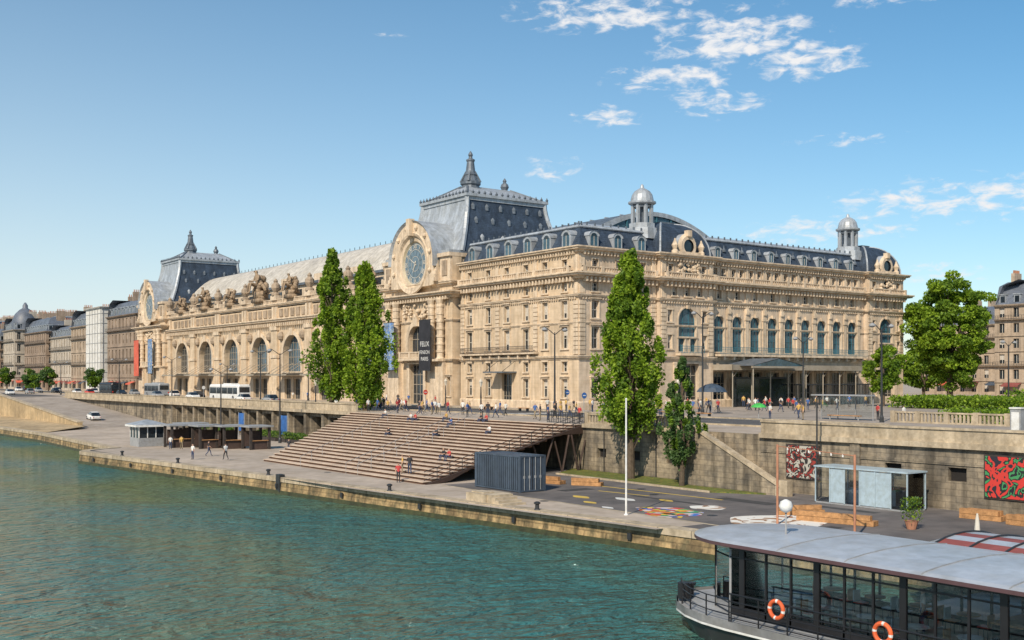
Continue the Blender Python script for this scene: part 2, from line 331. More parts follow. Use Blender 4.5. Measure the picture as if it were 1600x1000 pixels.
for i in range(9):
    c=27.5+4.05*i
    ops+=[(c,2.3,8.3,13.8,True,'blue'),(c,1.0,16.3,17.6,False,'rect'),(c-.9,.9,19.4,20.9,False,'attic'),(c+.9,.9,19.4,20.9,False,'attic'),(c,3.0,.3,5.2,False,'door')]
facade(W,WI,FW,25.4,63.2,0,22,ops,'stone_w')
facade(W,WI,FW2,63.2,73.3,0,22,pav_ops(68.25),'stone_w')
for u in (14.5,25.4,63.2): W.box(X0+u-.01,X0+u+.01,Y0-.8,Y0,0,22,'stone_w')
FE=F((X0+73.3,Y0-.8),(0,1),(1,0)); facade(W,WI,FE,0,60,0,22,[(4+5*i,1.3,z,z+2.4,False,'bg') for i in range(11) for z in (2,8.5,12.6,16)],'stone_w')
hp=[(X0,Y0+29),(X0,Y0),(X0+14.5,Y0),(X0+14.5,Y0-.8),(X0+25.4,Y0-.8),(X0+25.4,Y0),(X0+63.2,Y0),(X0+63.2,Y0-.8),(X0+73.3,Y0-.8),(X0+73.3,Y0+60)]
cornice(W,hp,6.9,.55,.45); cornice(W,hp,11.75,.3,.2); cornice(W,hp,15.35,.5,.45); cornice(W,hp,17.95,.85,1.4); cornice(W,hp,21.55,.8,1.0)
W.sweep(hp,[(-.05,.0),(.25,0),(.25,1.0),(.12,1.15),(-.05,1.15)],'trim')
for fr,a,b in ((FN,.4,28.8),(FW,.4,14.2),(FW2,14.8,25.2),(FW,25.8,62.8),(FW2,63.4,73)):
    modill(W,fr,a,b,17.55,.75,.3,.62,-.03,.9); modill(W,fr,a,b,21.25,.6,.22,.42,-.03,.55); modill(W,fr,a,b,15.15,.5,.22,.3,-.03,.25)
for fr,us in ((FN,[.55,9.6,19.0,28.4]),(FW,[.55,9.55,13.9]),(FW2,[15.1,24.8,63.8,72.7])):
    for u in us:
        for j in range(13):
            if 7.6+j*.62<15: fr.box(W,u-.5,u+.5,7.6+j*.62,7.6+j*.62+.52,-.03,.16,'trim')
        fr.box(W,u-.45,u+.45,15.95,17.5,-.03,.14,'trim'); fr.box(W,u-.4,u+.4,18.9,21.2,-.03,.16,'trim')
for i in range(10):
    u=25.47+4.05*i
    if i in(0,9): u+= .45 if i==0 else -.45
    FW.box(W,u-.35,u+.35,7.5,15.3,-.03,.22,'trim'); FW.box(W,u-.45,u+.45,13.2,13.7,-.02,.34,'trim'); FW.box(W,u-.3,u+.3,15.9,17.5,-.03,.18,'trim'); FW.box(W,u-.3,u+.3,18.85,21.2,-.03,.2,'trim')
    FW.box(W,u-.3,u+.3,14.1,14.9,-.02,.42,'trim')
balus(W,FN,1.,28.6,18.82,.8,.75); balus(W,FW,.0,14.,18.82,.8,.75); balus(W,FW2,14.8,25.2,18.82,.8,.75); balus(W,FW,26.2,62.6,18.82,.8,.75); balus(W,FW2,63.4,73,18.82,.8,.75)
FN.box(W,8.9,28,7.78,8.02,-.03,.9,'trim'); ironrail(OR,FN,9.2,27.8,8.02,.95,.86)
for u in bays[2:]:
    for q in(-1.2,1.2): FN.box(W,u+q-.15,u+q+.15,7.1,7.76,-.02,.7,'trim')
FW.box(W,26.3,62.3,7.6,7.95,-.02,1.5,'trim'); ironrail(OR,FW,26.3,62.3,7.95,1.05,1.45,'frame_b'); modill(W,FW,26.5,62.3,7.1,2.02,.35,.5,-.02,1.2)
for c in(19.95,68.25): FW2.box(W,c-2.4,c+2.4,7.6,7.95,-.02,1.2,'trim'); ironrail(OR,FW2,c-2.4,c+2.4,7.95,1.05,1.15,'frame_b')
RF.sweep(hp,[(-.1,22.3),(-.35,22.5),(-1.9,25.3)],'slate',False)
RF.sweep(hp,[(-1.75,25.2),(-1.6,25.35),(-1.75,25.62),(-2.1,25.66),(-2.1,25.2)],'zinc')
RF.sweep(hp,[(-2.0,25.6),(-6,26.6),(-13.5,27.2)],'zinc',False)
for fr,a,b in ((FN,1,28.8),(FW,0.8,14),(FW,26,62.5)): modill(RF,fr,a,b,25.6,1.35,.16,.45,-1.95,-1.75,'lead')
def dormer(fr,u,w=1.1,z=22.5,h=1.9):
    fr.box(RF,u-w/2-.2,u+w/2+.2,z,z+h*.72,-1.9,-.25,'zinc')
    n=8; r=w/2+.28; zz=z+h*.72
    A=[(math.cos(math.pi*i/n),.75*math.sin(math.pi*i/n)) for i in range(n+1)]
    for i in range(n):
        (c0,s0),(c1,s1)=A[i],A[i+1]
        RF.quad(fr.p(u-r*c0,zz+r*s0,-.12),fr.p(u-r*c1,zz+r*s1,-.12),fr.p(u-r*c1,zz+r*s1,-2.2),fr.p(u-r*c0,zz+r*s0,-2.2),'zinc')
        RF.add([fr.p(u,zz,-.2),fr.p(u-r*c0,zz+r*s0,-.2),fr.p(u-r*c1,zz+r*s1,-.2)],[(0,1,2)],'zinc')
        RF.add([fr.p(u,zz-.02,-.16),fr.p(u-r*.55*c0,zz+r*.55*s0,-.16),fr.p(u-r*.55*c1,zz+r*.55*s1,-.16)],[(0,1,2)],'glass')
    fr.box(WI,u-w/2+.05,u+w/2-.05,z+.15,zz-.01,-.3,-.22,'glass_sky'); fr.box(WI,u-.04,u+.04,z+.15,zz,-.3,-.2,'frame_w')
    for q in(-1,1): fr.box(WI,u+q*(w/2+.06)-.06,u+q*(w/2+.06)+.06,z+.1,zz+.02,-.3,-.17,'zinc')
for u in (3,7.4,11.9,16.6,21.4,26.2): dormer(FN,u,1.5,22.45,2.3)
for u in (2.9,7.3,11.8): dormer(FW,u,1.3,22.45,2.1)
for i in range(9): dormer(FW,27.5+4.05*i,.95,22.5,1.75)
for i in range(10): RF.lathe(X0+25.5+4.05*i,Y0+.9,[(.3,23.6),(.32,23.9),(.1,24.2),(.05,24.6)],8,'lead')
def wpav(u0,u1,lu):
    c=(u0+u1)/2; x0,x1=X0+u0+.3,X0+u1-.3; y0,y1=Y0-.5,Y0+10
    rings=[]
    for t in [i/9 for i in range(10)]:
        ins=3.9*(1-math.cos(t*math.pi/2))**1.; z=22.35+5.0*math.sin(t*math.pi/2)
        rings.append([(x0+ins,y0+ins,z),(x1-ins,y0+ins,z),(x1-ins,y1-ins,z),(x0+ins,y1-ins,z)])
    RF.loft(rings,'slate')
    for k in range(4): RF.path([r[k] for r in rings],.16,6,'zinc')
    rz=rings[-1]; RF.box(rz[0][0]-.2,rz[1][0]+.2,rz[0][1]-.2,rz[2][1]+.2,27.3,27.6,'lead')
    fr=FW2
    A=[(math.cos(math.pi*2*i/20),math.sin(math.pi*2*i/20)) for i in range(21)]
    for i in range(20):
        (a0,b0),(a1,b1)=A[i],A[i+1]
        for (ri,ro,d0,d1,k) in ((1.0,1.5,.35,.35,'trim'),(1.5,1.9,.35,.0,'trim')):
            W.quad(fr.p(c+ri*a0,23.6+ri*b0,d0),fr.p(c+ri*a1,23.6+ri*b1,d0),fr.p(c+ro*a1,23.6+ro*b1,d1),fr.p(c+ro*a0,23.6+ro*b0,d1),k)
        W.quad(fr.p(c+1.9*a0,23.6+1.9*b0,0),fr.p(c+1.9*a1,23.6+1.9*b1,0),fr.p(c+1.9*a1,23.6+1.9*b1,-3),fr.p(c+1.9*a0,23.6+1.9*b0,-3),'zinc')
        WI.add([fr.p(c,23.6,.1),fr.p(c+a0,23.6+b0,.1),fr.p(c+a1,23.6+b1,.1)],[(0,1,2)],'glass')
    fr.box(W,c-2.4,c+2.4,22.3,22.75,-.3,.5,'trim'); fr.box(W,c-.4,c+.4,25.0,25.9,-.2,.6,'trim')
    for s in(-1,1): W.lathe(X0+c+s*2.7,Y0-1.,[(.5,22.3),(.5,22.8),(.3,23),(.5,23.6),(.2,24.2),(.1,24.6)],8,'trim')
    for i in range(26):
        a=random.uniform(-2.2,2.2); z=21.6-abs(a)*.5+random.uniform(-1.4,.3); r=random.uniform(.2,.42)
        W.lathe(X0+c+a,Y0-.95,[(r*.3,z-r),(r,z-.3*r),(r*.9,z+.4*r),(r*.2,z+r)],6,'trim')
    lx,ly=X0+lu,Y0+3.4; zb=26.2
    RF.lathe(lx,ly,[(2.4,zb-1.6),(2.3,zb),(2.0,zb+.1),(2.0,zb+.7),(1.7,zb+.8)],8,'zinc',R(22.5))
    for j in range(8):
        a=R(22.5+45*j); px,py=lx+1.45*math.cos(a),ly+1.45*math.sin(a)
        RF.box(px-.2,px+.2,py-.2,py+.2,zb+.7,zb+3.6,'zinc')
        RF.tube((lx+1.35*math.cos(a),ly+1.35*math.sin(a),zb+3.3),(lx+1.35*math.cos(a+R(45)),ly+1.35*math.sin(a+R(45)),zb+3.3),.22,.22,4,'zinc')
    RF.lathe(lx,ly,[(.5,zb+.7),(.5,zb+3.4)],8,'lead')
    RF.lathe(lx,ly,[(1.7,zb+3.5),(2.05,zb+3.7),(2.05,zb+3.95),(1.7,zb+4.05),(1.65,zb+4.4),(1.5,zb+5.0),(1.15,zb+5.5),(.6,zb+5.85),(.3,zb+6.0),(.22,zb+6.4),(.05,zb+6.6)],16,'zinc')
wpav(14.5,25.4,14.9); wpav(63.2,73.3,63.4)
FW.box(OR,25.6,60,5.75,6.1,0.0,4.4,'lead'); FW.box(OR,25.5,60.1,5.5,6.3,4.4,4.55,'frame'); FW.box(OR,25.4,25.58,5.5,6.35,0,4.55,'frame')
for i in range(18):
    u=25.6+i*34.3/17; FW.box(OR,u-.05,u+.05,6.1,6.25,.05,4.4,'frame')
for i in range(9):
    u=26+i*33.5/8; OR.tube(FW.p(u,0,4.1),FW.p(u,5.6,4.1),.1,.1,8,'frame'); OR.tube(FW.p(u,4.4,4.1),FW.p(u+1.3,5.6,4.1),.05,.05,5,'frame')
FW.box(OR,28,40,.01,4.2,2.4,2.5,'glass'); FW.box(OR,27.9,40.1,4.2,4.5,2.3,2.6,'iron')
for i in range(24): FW.box(OR,41+i*.8-.03,41+i*.8+.03,0,3.2,3.6,3.68,'iron')
FW.box(OR,40.5,60,3.2,3.4,3.55,3.75,'iron')
for s in(-1,1): OR.add([FW.p(33+s*6,6.15,7.0),FW.p(33,7.3,7.0),FW.p(33,7.3,1),FW.p(33+s*6,6.15,1)],[(0,1,2,3)],'lead')
OR.add([FW.p(27,6.1,6.95),FW.p(39,6.1,6.95),FW.p(33,7.2,6.95)],[(0,1,2)],'glass_sky'); FW.box(OR,27,39,5.8,6.1,6.8,7.05,'frame')
for u in (27.3,38.7): OR.tube(FW.p(u,0,6.9),FW.p(u,5.8,6.9),.1,.1,8,'frame')
FN.box(OR,14.2,19.2,5.1,5.3,0,2.6,'lead')
for q in(14.5,18.9): OR.tube(FN.p(q,5.3,2.4),FN.p(q,6.9,0),.04,.04,5,'iron')
def vault(x0,x1,y0,y1,z0,z1,k,n=20):
    A=[(x0+(x1-x0)*i/n, z0+(z1-z0)*math.sin(math.pi*i/n)**.8) for i in range(n+1)]
    for i in range(n): RF.quad((A[i][0],y0,A[i][1]),(A[i+1][0],y0,A[i+1][1]),(A[i+1][0],y1,A[i+1][1]),(A[i][0],y1,A[i][1]),k)
    RF.add([(a,y0+.3,b) for a,b in A],[tuple(range(n+1))],'glass_sky')
    for i in range(n):
        (a0,b0),(a1,b1)=A[i],A[i+1]; xm=(x0+x1)/2
        RF.quad((a0,y0,b0+.05),(a1,y0,b1+.05),(xm+(a1-xm)*.94,y0-.02,b1-.7),(xm+(a0-xm)*.94,y0-.02,b0-.7),'zinc')
        if i%2==0: RF.box(a0-.1,a0+.1,y0+.1,y0+.25,z0-3,b0-.2,'frame_b')
vault(112,146,134,276,26.5,32.6,'lead'); RF.box(109,149,134.5,276,20,26.5,'zinc')
for y in range(136,276,4): RF.box(126,132,y,y+.25,32.4,32.75,'zinc')
# --- clock pavilions
def pavilion(yc,dz=0.):
    fr=F((93.0,yc),(0,1),(-1,0)); h=10.6
    ops=[(0,5.0,8.6,13.0,True,'arch'),(0,4.4,.02,6.6,False,'door'),(-9.6,1.0,1.5,4.5,False,'rect'),(9.6,1.0,1.5,4.5,False,'rect')]
    facade(W,WI,fr,-h,h,0,19,ops,'stone',.6)
    for s in(-1,1):
        W.box(93,X0+.5,yc+s*h-.01,yc+s*h+.01,0,24,'stone')
        fr.box(W,s*6.9-1.9,s*6.9+1.9,0,7,-.03,.7,'trim')
        for q in(5.6,8.2):
            W.lathe(93-.75,yc+s*q,[(.75,7),(.75,7.5),(.58,7.6)]+[x for j in range(7) for x in((.56,7.6+j*1.2),(.56,8.4+j*1.2),(.66,8.42+j*1.2),(.66,8.78+j*1.2))]+[(.55,16.1),(.8,16.8),(.8,17.1)],12,'trim')
        fr.box(W,s*6.9-1.9,s*6.9+1.9,13.9,17.6,-.03,.35,'trim')
        fr.box(W,s*6.9-2,s*6.9+2,7.0,7.35,-.02,1.6,'trim')
        fr.box(W,s*8.9-1.5,s*8.9+1.5,19.8,23.6,-4,.35,'trim'); fr.box(W,s*8.9-1.75,s*8.9+1.75,23.6,24.2,-4.2,.7,'trim'); fr.box(W,s*8.9-1.1,s*8.9+1.1,24.2,24.7,-2,.3,'zinc')
        fr.box(W,s*8.9-.7,s*8.9+.7,20.6,23,.3,.5,'trim_dk')
        for j in range(6):
            fr.box(W,s*(7.3-.12*j)-.35,s*(7.3-.12*j)+.35,19.8+j*.55,20.4+j*.55,.3,1.5-.2*j,'trim')
    pp=[(X0+1,yc+h),(93,yc+h),(93,yc-h),(X0+1,yc-h)]
    cornice(W,pp,17.1,1.,1.7); cornice(W,pp,6.9,.5,.5); cornice(W,pp,13.3,.4,.3); cornice(W,pp,19.,.8,.8)
    modill(W,fr,-h,h,16.8,.8,.3,.5,.3,1.1); balus(W,fr,-3.4,3.4,7.6,1.,1.4)
    fr.box(W,-3.6,3.6,7.2,7.55,.0,1.6,'trim')
    for i in range(40):
        a=random.uniform(-4,4); z=15.2+random.uniform(-.9,1.2); r=random.uniform(.2,.4)
        x=93-.3; W.lathe(x,yc+a,[(r*.3,z-r),(r,z-.3*r),(r*.9,z+.4*r),(r*.2,z+r)],6,'trim')
    zc=23.2; n=48; ro=6.7
    def out(t):
        c,s=math.cos(t),math.sin(t)
        if s>=0: return (ro*c,zc+ro*s)
        k=min(ro/max(abs(c),1e-6),4.0/max(abs(s),1e-6)); return (k*c,zc+k*s)
    for i in range(n):
        t0,t1=2*math.pi*i/n,2*math.pi*(i+1)/n
        c0,s0,c1,s1=math.cos(t0),math.sin(t0),math.cos(t1),math.sin(t1)
        def ring(r0,d0,r1,d1,k): W.quad(fr.p(r0*c0,zc+r0*s0,d0),fr.p(r0*c1,zc+r0*s1,d0),fr.p(r1*c1,zc+r1*s1,d1),fr.p(r1*c0,zc+r1*s0,d1),k)
        ring(3.3,.35,3.7,.7,'gold'); ring(3.7,.7,4.3,.75,'trim'); ring(4.3,.75,4.6,1.15,'trim'); ring(4.6,1.15,5.0,1.3,'trim'); ring(5.0,1.3,5.15,1.1,'trim')
        o0,o1=out(t0),out(t1)
        W.quad(fr.p(5.15*c0,zc+5.15*s0,1.1),fr.p(5.15*c1,zc+5.15*s1,1.1),fr.p(*o1,1.1),fr.p(*o0,1.1),'trim')
        W.quad(fr.p(*o0,1.1),fr.p(*o1,1.1),fr.p(*o1,-5),fr.p(*o0,-5),'zinc' if s0>.2 else 'trim')
        WI.add([fr.p(0,zc,.4),fr.p(3.4*c0,zc+3.4*s0,.4),fr.p(3.4*c1,zc+3.4*s1,.4)],[(0,1,2)],'dial')
        if s0>=-.01:
            W.quad(fr.p(ro*c0,zc+ro*s0,1.1),fr.p(ro*c1,zc+ro*s1,1.1),fr.p((ro+.35)*c1,zc+(ro+.35)*s1,1.5),fr.p((ro+.35)*c0,zc+(ro+.35)*s0,1.5),'zinc')
            W.quad(fr.p((ro+.35)*c1,zc+(ro+.35)*s1,1.5),fr.p((ro+.35)*c0,zc+(ro+.35)*s0,1.5),fr.p((ro+.3)*c0,zc+(ro+.3)*s0,-5),fr.p((ro+.3)*c1,zc+(ro+.3)*s1,-5),'zinc')
        def ringw(r0,r1,d,k): WI.quad(fr.p(r0*c0,zc+r0*s0,d),fr.p(r0*c1,zc+r0*s1,d),fr.p(r1*c1,zc+r1*s1,d),fr.p(r1*c0,zc+r1*s0,d),k)
        ringw(3.2,3.28,.43,'frame_w'); ringw(2.3,2.38,.43,'frame_w'); ringw(1.2,1.26,.43,'frame_w')
        if i%4==2 and s0>-.5:
            r=5.9; z=zc+r*s0; W.lathe(93-1.15,yc+r*c0,[(.1,z-.45),(.42,z-.1),(.42,z+.15),(.1,z+.45)],6,'trim')
    fr.box(W,-.55,.55,zc+4.5,zc+7.3,.9,1.9,'trim')
    names=['XII','I','II','III','IIII','V','VI','VII','VIII','IX','X','XI']
    for i,t in enumerate(names):
        cu=bpy.data.curves.new('numeral','FONT'); cu.body=t; cu.size=.88; cu.align_x='CENTER'; cu.align_y='CENTER'
        cu.offset=.012; cu.materials.append(M['frame_w']); o=bpy.data.objects.new('numeral',cu); scene.collection.objects.link(o)
        a=2*math.pi*i/12; rr=2.79
        B=Matrix(((0,0,-1),(-1,0,0),(0,1,0))).to_4x4()
        o.matrix_world=Matrix.Translation((93-.46,yc-rr*math.sin(a),zc+rr*math.cos(a)))@B@Matrix.Rotation(-a,4,'Z'); o.parent=museum
    for ang,l,w in ((R(205),1.6,.16),(R(300),2.5,.1)):
        s_,c_=math.sin(ang),math.cos(ang); a=Vector((0,-s_,c_)); bb=Vector((0,c_,s_))*w; o_=Vector((93-.5,yc,zc))
        WI.quad(tuple(o_-a*.5-bb),tuple(o_-a*.5+bb),tuple(o_+a*l+bb*.3),tuple(o_+a*l-bb*.3),'frame_w')
    for i in range(12):
        a=R(30*i+15); WI.quad(*[fr.p(r*math.cos(a+q),zc+r*math.sin(a+q),.425) for r,q in((1.26,-.015),(2.3,-.01),(2.3,.01),(1.26,.015))],'iron')
    zb=24.3; zt=34.0+dz; x0,x1,y0,y1=95.0,117.6,yc-10.2,yc+10.2
    W.box(x0,x1,y0,y1,18,zb-.3,'stone')
    RF.box(x0-.4,x1+.4,y0-.4,y1+.4,zb-.3,zb+.15,'lead')
    rings=[]
    def insf(t): return 3.2*(1-(1-t)**1.7)+.15
    for j in range(11):
        t=j/10; ins=insf(t); z=zb+.15+(zt-zb)*t
        rings.append([(x0+ins,y0+ins,z),(x1-ins,y0+ins,z),(x1-ins,y1-ins,z),(x0+ins,y1-ins,z)])
    for j in range(10):
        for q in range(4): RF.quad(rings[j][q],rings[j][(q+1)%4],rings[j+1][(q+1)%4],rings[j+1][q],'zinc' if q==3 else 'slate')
    for q in range(4): RF.path([r[q] for r in rings],.42,6,'zinc')
    for row,z,ni in ((0,27,4),(1,30,5),(2,32.3,6)):
        t=(z-zb)/(zt-zb); ins=insf(t)
        for i in range(ni):
            xx=x0+3+ (x1-x0-6)*(i+.5)/ni; yy=y0+ins
            RF.lathe(xx,yy+.1,[(.1,z-.5),(.42,z-.35),(.42,z+.3),(.28,z+.55),(.05,z+.8)],8,'zinc' if row==0 else 'lead')
    ins=3.35
    RF.box(x0+ins-.5,x1-ins+.5,y0+ins-.5,y1-ins+.5,zt+.1,zt+.55,'zinc'); RF.box(x0+ins-.2,x1-ins+.2,y0+ins-.2,y1-ins+.2,zt-.5,zt+.1,'zinc')
    for i in range(15):
        x=x0+ins-.3+(x1-x0-2*ins+.6)*i/14
        for y in(y0+ins-.35,y1-ins+.35): RF.lathe(x,y,[(.16,zt+.5),(.28,zt+.8),(.12,zt+1.0),(.03,zt+1.25)],6,'lead')
    for i in range(15):
        y=y0+ins-.3+(y1-y0-2*ins+.6)*i/14; RF.lathe(x0+ins-.35,y,[(.16,zt+.5),(.28,zt+.8),(.12,zt+1.0),(.03,zt+1.25)],6,'lead')
    a=[(x0+ins,y0+ins,zt+.5),(x1-ins,y0+ins,zt+.5),(x1-ins,y1-ins,zt+.5),(x0+ins,y1-ins,zt+.5)]
    b=[(102.3,yc-1,zt+3),(111.3,yc-1,zt+3),(111.3,yc+1,zt+3),(102.3,yc+1,zt+3)]
    RF.loft([a,b],'zinc')
    for q in range(4): RF.tube(a[q],b[q],.2,.2,6,'lead')
    zf=zt+2.7
    RF.lathe(103.6,yc,[(2.3,zf-.7),(2.1,zf),(1.7,zf+.1),(1.5,zf+.5),(1.75,zf+.7),(1.75,zf+1.1),(1.35,zf+1.3),(1.0,zf+2.2),(1.1,zf+2.4),(.85,zf+2.7),(.62,zf+4.6),(.75,zf+4.8),(.75,zf+5.0),(.35,zf+5.2),(.3,zf+5.5),(.42,zf+5.8),(.3,zf+6.1),(.05,zf+6.5)],12,'lead')
    for q in range(4):
        an=R(45+90*q); RF.tube((103.6+1.7*math.cos(an),yc+1.7*math.sin(an),zf+1.1),(103.6+.8*math.cos(an),yc+.8*math.sin(an),zf+3),.25,.12,6,'lead')
    RF.lathe(110.8,yc,[(.7,zf),(.5,zf+.5),(.75,zf+1.),(.6,zf+1.5),(.25,zf+1.8),(.35,zf+2.1),(.05,zf+2.6)],10,'lead')
pavilion(153.3); pavilion(289.9,1.6)
# --- nave river facade
u_a=164.-Y0; u_b=279.3-Y0
cs=[171.8-Y0+16.2*i for i in range(7)]
ops=[]
for c in cs: ops+=[(c,8.4,5.6,13.2,True,'nave'),(c-2.2,3.2,.02,4.2,False,'door'),(c+2.2,3.2,.02,4.2,False,'door')]
facade(W,WI,FN,u_a-.2,u_b+.2,0,20,ops,'stone',.5)
pn=[(X0,Y0+u_b),(X0,Y0+u_a)]
cornice(W,pn,15.6,1.1,1.3); cornice(W,pn,4.6,.4,.35); cornice(W,pn,19.2,.7,.7)
modill(W,FN,u_a,u_b,15.1,1.,.35,.7,-.02,.9); balus(W,FN,u_a+.3,u_b-.3,19.9,.9,.3,'trim',.6,5.4)
ed=[u_a+.9]+[ (cs[i]+cs[i+1])/2 for i in range(6)]+[u_b-.9]
for u in ed:
    FN.box(W,u-1.5,u+1.5,0,15.1,-.03,.55,'stone'); FN.box(W,u-1.8,u+1.8,0,1.6,-.03,.8,'trim'); FN.box(W,u-1.7,u+1.7,8.5,9.1,-.03,.75,'trim'); FN.box(W,u-1.7,u+1.7,14.3,15.2,-.03,.8,'trim')
    for s in(-.75,.75): FN.box(W,u+s-.45,u+s+.45,16.75,19.2,-.03,.5,'trim')
    FN.box(W,u-1.4,u+1.4,20.6,21.6,-.6,.7,'trim')
    W.lathe(X0-.1,Y0+u,[(.9,21.6),(.9,22),(.5,22.3),(.95,23.2),(.9,23.9),(.4,24.4),(.5,24.7),(.1,25.2)],10,'trim_dk')
for c in cs:
    for s in(-1,1):
        uu=c+s*5.2; W.lathe(X0-.1,Y0+uu,[(.2,12.0),(.7,12.4),(.9,13),(.7,13.6),(.2,14)],10,'trim_dk')
    FN.box(OR,c-4.8,c+4.8,4.9,5.05,0,3.6,'clear'); FN.box(OR,c-4.9,c+4.9,4.8,5.12,3.6,3.75,'frame')
    for q in(-4.8,-2.4,0,2.4,4.8): OR.tube(FN.p(c+q,5.1,3.6),FN.p(c+q,7.4,-.2),.06,.06,5,'frame'); FN.box(OR,c+q-.05,c+q+.05,4.82,4.9,0,3.6,'frame')
    for q in (-5.4,-2.7,0,2.7,5.4): FN.box(W,c+q-.9,c+q+.9,17.1,18.7,-.02,.18,'trim_dk')
for u in range(int(u_a)+3,int(u_b),5): RF.box(X0+5.2,X0+5.35,Y0+u,Y0+u+3,21.5,23.2,'glass')
RF.box(X0+5.35,108,Y0+u_a,Y0+u_b,19.5,24.2,'trim')
RF.box(X0,X0+5.3,Y0+u_a,Y0+u_b,19.0,19.6,'zinc')
n=8; A=[(99.3+9.2*(i/n), 24.2+7.0*(math.sin(math.pi/2*i/n)**.85)) for i in range(n+1)]
for i in range(n): RF.quad((A[i][0],163.5,A[i][1]),(A[i][0],280,A[i][1]),(A[i+1][0],280,A[i+1][1]),(A[i+1][0],163.5,A[i+1][1]),'zincroof')
RF.box(108.3,109.1,163,280,30.8,31.35,'lead'); RF.box(99,99.5,163.5,280,24.,24.5,'lead')
for y in np.arange(165,280,2.2): RF.box(108.6,108.7,y,y+.08,31.3,32.,'iron')
RF.box(108.9,150,163,280,24,30.6,'zinc')
for c in cs: RF.box(99.6,102.5,Y0+c-1.4,Y0+c+1.4,24.2,26.0,'trim')
# --- people meshes (also used, scaled, for the stone statues)
def human(pose):
    J=dict(pel=(0,0,.93),sp=(0,0,1.12),ch=(0,0,1.32),nk=(0,.0,1.47),h0=(0,.012,1.56),h1=(0,.0,1.655))
    for s,n in((-1,'l'),(1,'r')):
        J['sh'+n]=(s*.18,0,1.39); J['el'+n]=(s*.23,-.03,1.12); J['wr'+n]=(s*.24,.05,.89); J['pa'+n]=(s*.24,.075,.81)
        J['hp'+n]=(s*.09,0,.88); J['kn'+n]=(s*.1,.02,.48); J['an'+n]=(s*.1,-.02,.09); J['to'+n]=(s*.115,.15,.035)
    if pose=='walk':
        J['knl']=(-.1,.2,.5); J['anl']=(-.1,.28,.1); J['tol']=(-.11,.44,.06); J['knr']=(.1,-.05,.48); J['anr']=(.1,-.33,.16); J['tor']=(.11,-.22,.04)
        J['ell']=(-.23,-.14,1.14); J['wrl']=(-.24,-.12,.9); J['pal']=(-.24,-.1,.82); J['elr']=(.23,.08,1.14); J['wrr']=(.23,.27,1.0); J['par']=(.22,.33,.95)
    if pose=='sit':
        for k in('pel','sp','ch','nk','h0','h1','shl','shr'): a=J[k]; J[k]=(a[0],a[1]+(a[2]-.93)*.15,a[2]-.78)
        for s,n in((-1,'l'),(1,'r')):
            J['hp'+n]=(s*.1,.02,.13); J['kn'+n]=(s*.13,.42,.28); J['an'+n]=(s*.12,.5,-.17); J['to'+n]=(s*.13,.66,-.24)
            J['el'+n]=(s*.24,.12,.4); J['wr'+n]=(s*.14,.33,.36); J['pa'+n]=(s*.09,.4,.36)
    Rd=dict(pel=(.15,.115),sp=(.135,.1),ch=(.165,.115),nk=(.058,.058),h0=(.078,.092),h1=(.082,.098))
    for n in'lr': Rd.update({'sh'+n:(.062,.062),'el'+n:(.045,.045),'wr'+n:(.03,.03),'pa'+n:(.04,.022),'hp'+n:(.092,.092),'kn'+n:(.06,.06),'an'+n:(.042,.042),'to'+n:(.042,.03)})
    E=[('pel','sp'),('sp','ch'),('ch','nk'),('nk','h0'),('h0','h1')]
    for n in'lr': E+=[('ch','sh'+n),('sh'+n,'el'+n),('el'+n,'wr'+n),('wr'+n,'pa'+n),('pel','hp'+n),('hp'+n,'kn'+n),('kn'+n,'an'+n),('an'+n,'to'+n)]
    ks=list(J); me=bpy.data.meshes.new('t'); me.from_pydata([J[k] for k in ks],[(ks.index(a),ks.index(b)) for a,b in E],[])
    o=bpy.data.objects.new('t',me); scene.collection.objects.link(o); o.modifiers.new('s','SKIN')
    sv=me.skin_vertices[0].data if me.skin_vertices else None
    if sv is None:
        bpy.context.view_layer.objects.active=o; bpy.ops.mesh.customdata_skin_add(); sv=me.skin_vertices[0].data
    for i,k in enumerate(ks): sv[i].radius=Rd[k]; sv[i].use_root=(k=='pel')
    sb=o.modifiers.new('b','SUBSURF'); sb.levels=1; sb.render_levels=1
    dg=bpy.context.evaluated_depsgraph_get(); ev=o.evaluated_get(dg); m2=bpy.data.meshes.new_from_object(ev); bpy.data.objects.remove(o)
    lab={}
    for a,b in E:
        c=2
        if a in('nk','h0') : c=0
        if a[:2] in('el','wr'): c=0
        if a[:2] in('hp','kn') or b[:2]=='hp': c=3
        if a[:2]=='an': c=4
        lab[(a,b)]=c
    vs=[tuple(v.co) for v in m2.vertices]; fs=[]; ms=[]
    hc=Vector(J['h1'])
    for p in m2.polygons:
        c=p.center; best=9; bl=0
        for (a,b),l in lab.items():
            A_=Vector(J[a]); B_=Vector(J[b]); t=max(0,min(1,(c-A_).dot(B_-A_)/((B_-A_).length_squared+1e-9))); d=(c-A_-(B_-A_)*t).length
            if d<best: best=d; bl=l
        if bl==0 and (c-hc).length<.16 and (c.z>hc.z+.035 or c.y<hc.y-.02 and c.z>hc.z-.11): bl=1
        fs.append(list(p.vertices)); ms.append(bl)
    def bx(c,s,l):
        o=len(vs)
        for dx in(-1,1):
            for dy in(-1,1):
                for dz in(-1,1): vs.append((c[0]+dx*s[0],c[1]+dy*s[1],c[2]+dz*s[2]))
        for f in((0,1,3,2),(4,6,7,5),(0,4,5,1),(2,3,7,6),(0,2,6,4),(1,5,7,3)): fs.append([q+o for q in f]); ms.append(l)
    hx,hy,hz=J['h1']; hz-=.05
    bx((hx,hy+.1,hz-.01),(.011,.018,.02),0)
    for s in(-1,1): bx((hx+s*.03,hy+.088,hz+.018),(.011,.008,.006),4); bx((hx+s*.085,hy,hz),(.01,.018,.028),0)
